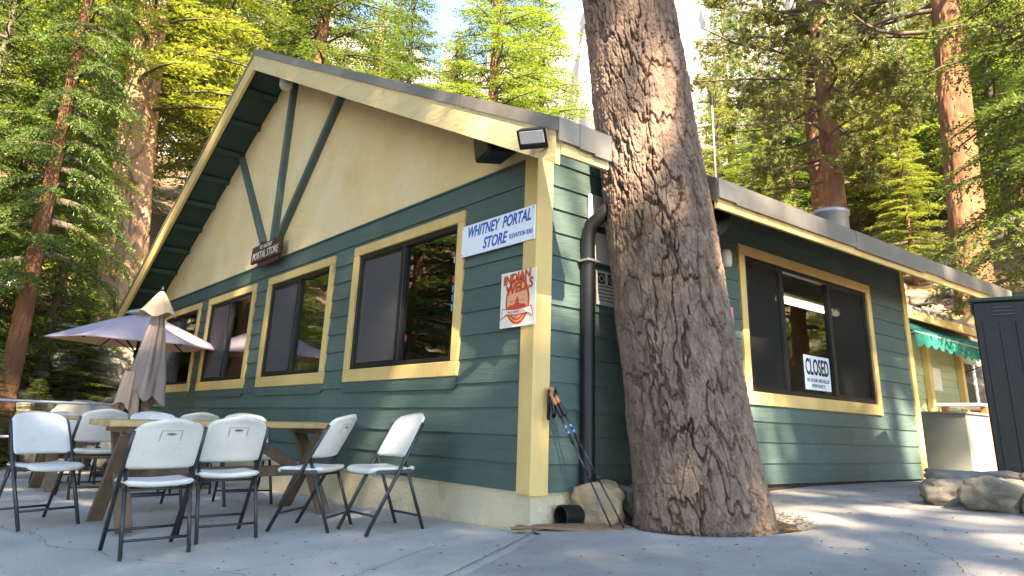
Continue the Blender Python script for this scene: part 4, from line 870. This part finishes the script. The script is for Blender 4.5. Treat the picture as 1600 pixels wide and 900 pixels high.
MB().tube([(0, 0, .02), (0, 0, 2.32)], .019, 12).build('pole', M_BLACK, s, True); MB().lathe([(0, 2.30), (.022, 2.31), (.025, 2.35), (.01, 2.385), (0, 2.39)], 12).build('finial', M_BLACK, s, True); MB().lathe([(0, 0), (.22, 0), (.22, .04), (.04, .07), (.03, .25), (0, .25)], 24).build('base', M_BLACK, s, True)
# pipe railing at the patio's far edge
s = thing('pipe_railing', 'blue grey two bar pipe railing along the far patio edge', 'railing')
pa, pb = np.array([-10.25, -8.]), np.array([-9.85, .6]); rz_ = lambda p, h: float(gz(p[0], p[1]))+h
for h in (1.07, .52): MB().tube([(*(pa+(pb-pa)*t), rz_(pa+(pb-pa)*t, h)) for t in np.linspace(0, 1, 8)], .024, 10).build('bar', M_RAIL, s, True)
for t in np.linspace(0, 1, 6): p = pa+(pb-pa)*t; MB().tube([(*p, rz_(p, -.05)), (*p, rz_(p, 1.07))], .024, 10).build('post', M_RAIL, s, True)
# ================================================================ SMALL THINGS AT THE CORNER
def pole(label, tip, top, rz):
    s = thing('trekking_pole', label, 'pole', group='trekking poles'); T, H = Vector(tip), Vector(top); d = H-T; q = lambda t: T+d*t
    MB().tube([q(0), q(.03)], [.002, .005], 8).build('tip', M_GALV, s, True); MB().tube([q(.028), q(.36)], .0062, 10).build('lower_shaft', M_ALU, s, True); MB().tube([q(.36), q(.62)], .0075, 10).build('middle_shaft', M_ALU, s, True); MB().tube([q(.62), q(.80)], .0088, 10).build('upper_shaft', M_ALU, s, True)
    for t in (.36, .62): MB().tube([q(t-.02), q(t-.012), q(t+.012), q(t+.02)], [.010, .014, .014, .010], 10).build('clamp', M_BLACK, s, True)
    for t in (.67, .71): MB().tube([q(t), q(t+.018)], .0093, 10).build('band', M_STICK[2], s, True)
    MB().tube([q(.79), q(.80), q(.88), q(.885)], [.012, .017, .016, .012], 12).build('lower_grip', M_BLACK, s, True); MB().tube([q(.883), q(.90), q(.95), q(.985), q(1.0)], [.014, .0165, .014, .018, .012], 12).build('grip', M_CORK, s, True)
    c = q(.99); w = [Vector((random.gauss(0, .006), random.gauss(0, .01), 0)) for _ in range(9)]
    lp = [c+Vector((.015+.03*math.sin(a), -.035*math.sin(a)+rz, -.105*(1-math.cos(a))))+w[i] for i, a in enumerate(np.linspace(0, 2*math.pi, 9))]; mb = MB()
    for a, b in zip(lp[:-1], lp[1:]): mb.beam(a, b, .002, .017, .0005, up=(0, 1, .2), ext=.003)
    mb.build('wrist_strap', M_BLACK, s); return s
pole('trekking pole leaning on the corner post, nearer tip to trunk', (.545, .40, float(gz(.545, .40))+.01), (.075, .105, 1.06), .02); pole('trekking pole leaning on the corner post, tip nearer the wall', (.46, .36, float(gz(.46, .36))+.012), (.085, .075, 1.045), -.015)
s = thing('drain_tube', 'short black plastic drain tube lying by the corner foundation', 'tube'); z0 = float(gz(.05, .3))+.095
mb = MB(); prof = []; p0, p1 = Vector((.10, .20, z0)), Vector((.10, .62, z0-.01)); d = (p1-p0).normalized(); a_ = d.orthogonal().normalized(); b_ = d.cross(a_); V = []; rad_ = [.062]+[.072]+[.072+.004*(k % 2) for k in range(14)]; tt = [0, 0]+list(np.linspace(.01, 1, 14))
for inn in (0, 1):
    for r_, t in (zip(rad_, tt) if not inn else zip([.060]*16, tt)): V += [tuple(p0+(p1-p0)*t+(a_*math.cos(x)+b_*math.sin(x))*r_) for x in np.linspace(0, 6.2832, 25)[:-1]]
MB().add(V, [tuple(f) for f in gridfaces(16, 24, True)]+[tuple(f+16*24) for f in gridfaces(16, 24, True)]).build('tube_wall', M_BLACK, s, True, False)
mb = MB(); P = np.zeros((14, 5, 3)); 
for i, t in enumerate(np.linspace(0, 1, 14)):
    for j, w in enumerate(np.linspace(-.5, .5, 5)): x, y = -.10+.62*t-.06*w*(1), -.06+.50*t+.13*w+.02*math.sin(t*9); P[i, j] = (x, y, float(gz(x, y))+.035+.018*math.sin(t*3.1+.5)+.006*math.sin(w*9+t*5))
Pb = P.copy(); Pb[..., 2] -= .016
mb.grid(P); mb.grid(Pb); k = 14*5; rim_ = [j for j in range(5)]+[i*5+4 for i in range(1, 14)]+[13*5+j for j in range(3, -1, -1)]+[i*5 for i in range(12, 0, -1)]; mb.f += [(a, b, b+k, a+k) for a, b in zip(rim_, rim_[1:]+rim_[:1])]
o_ = mb.build('wood_board', mat('weathered board', (.26, .15, .085), (.17, .10, .06), 9., .8, .5, stretch=(1, 1, 1))); tag(o_, 'weathered warped board lying under the drain tube and tan boulder', 'board')
# ================================================================ RIGHT HAND SIDE
s = thing('steel_cabinet', 'tall black steel cabinet behind the border boulders', 'cabinet', (1.60, 4.42, .26), (0, 0, R(17)))
MB().box(0, 1.15, 0, .85, 0, 1.86, .012).build('body', M_BLACK, s); MB().box(-.02, 1.17, -.02, .87, 1.862, 1.90, .008).build('lid', M_DGREEN, s)
for k in range(8): MB().box(.06+.135*k, .09+.135*k, -.012, -.001, .08, 1.66, .004).build('rib', M_BLACK, s)
for a in (.16, .42):
    for k in range(3): MB().box(a, a+.18, -.016, -.001, 1.72+.035*k, 1.735+.035*k, .003).build('louvre', M_TUBE, s)
s = thing('service_counter', 'grey green boxed counter beyond the end of the store', 'counter', (0, 0, 0))
MB().box(-1.6, -.02, 8.7, 9.7, .12, 1.20, .006).build('body', M_GREYW, s); MB().box(-1.63, .01, 8.67, 9.73, 1.202, 1.235, .005).build('top', M_GREYW, s)
for x in (-1.05,): MB().box(x-.012, x+.012, 8.692, 8.699, .2, 1.15).build('batten', M_GREYW, s)
s = thing('serving_hut', 'pale green hut with yellow posts behind the service counter', 'hut'); XF = -1.5
z = .2
while z < 2.72: MB().box(XF-.05, XF+.012*((z*5) % 1)+.01, 8.95, 15.0, z, z+.148, .004).build('siding_board', M_PALEG, s); z += .15
MB().box(XF-2.5, XF-.05, 8.95, 15.0, .1, 3.0).build('core', M_GREYW, s); MB().box(XF-.05, XF+.02, 8.95, 15., 2.72, 3.0, .004).build('frieze', M_GREEN, s)
rf = MB().box(XF-2.7, XF+.5, 8.8, 14.0, 3.02, 3.10, .004).build('roof', M_GALV, s)
MB().box(XF+.46, XF+.52, 8.8, 14.0, 2.86, 3.018, .004).build('fascia', M_YEL, rf); MB().box(XF-.2, XF+.9, 13.2, 13.42, 3.11, 3.38, .006).build('beam', M_YEL, rf)
for y in (11.25, 12.95): MB().box(XF+.02, XF+.13, y, y+.14, .2, 2.72, .005).build('post', M_YEL, s)
MB().box(XF+.02, XF+.05, 13.1, 14.6, .25, 2.4, .004).build('door_opening', M_SCREEN, s); MB().box(XF+.052, XF+.09, 13.75, 13.83, .25, 2.4, .004).build('door_jamb', M_SIGNW, s)
o_ = MB().box(XF+.03, XF+.036, 11.62, 12.05, 1.75, 2.18).build('hut_notice', M_PAPER); tag(o_, 'white notice sheet pinned to the pale green hut', 'notice')
s = thing('awning', 'green scalloped cloth awning over the serving hut', 'awning'); ya, yb = 8.85, 13.4; n = 120; V = []
for k in range(n+1):
    y = ya+(yb-ya)*k/n; sc = abs(math.sin(k/n*math.pi*14)); sg = .025*math.sin(k/n*9)
    for x, zz in ((XF+.03, 2.95), (XF+.45, 2.76+sg), (XF+.85, 2.52+sg), (XF+.855, 2.33-.07*sc+sg)): V.append((x, y, zz))
obj('cloth', npmesh('cloth', V, gridfaces(n+1, 4)), M_AWN, s); MB().tube([(XF+.845, ya, 2.51), (XF+.845, yb, 2.51)], .015, 8).build('front_bar', M_GALV, s, True)
for y in (ya+.01, yb-.01): MB().tube([(XF+.02, y, 2.2), (XF+.84, y, 2.50)], .014, 8).build('arm', M_GALV, s, True)
s = thing('stand_table', 'orange stained stand with pale top in front of the hut', 'table', (-.55, 10.9, .1))
MB().box(-.35, .35, -.9, 1.3, 1.28, 1.32, .005).build('top', M_SIGNW, s)
for x in (-.3, .3):
    for y in (-.6, .95): MB().box(x-.05, x+.05, y-.05, y+.05, 0, 1.278, .005).build('leg', M_OWOOD, s)
for x in (-.3, .3): MB().box(x-.02, x+.02, -.548, .898, 1.05, 1.20, .004).build('rail', M_OWOOD, s)
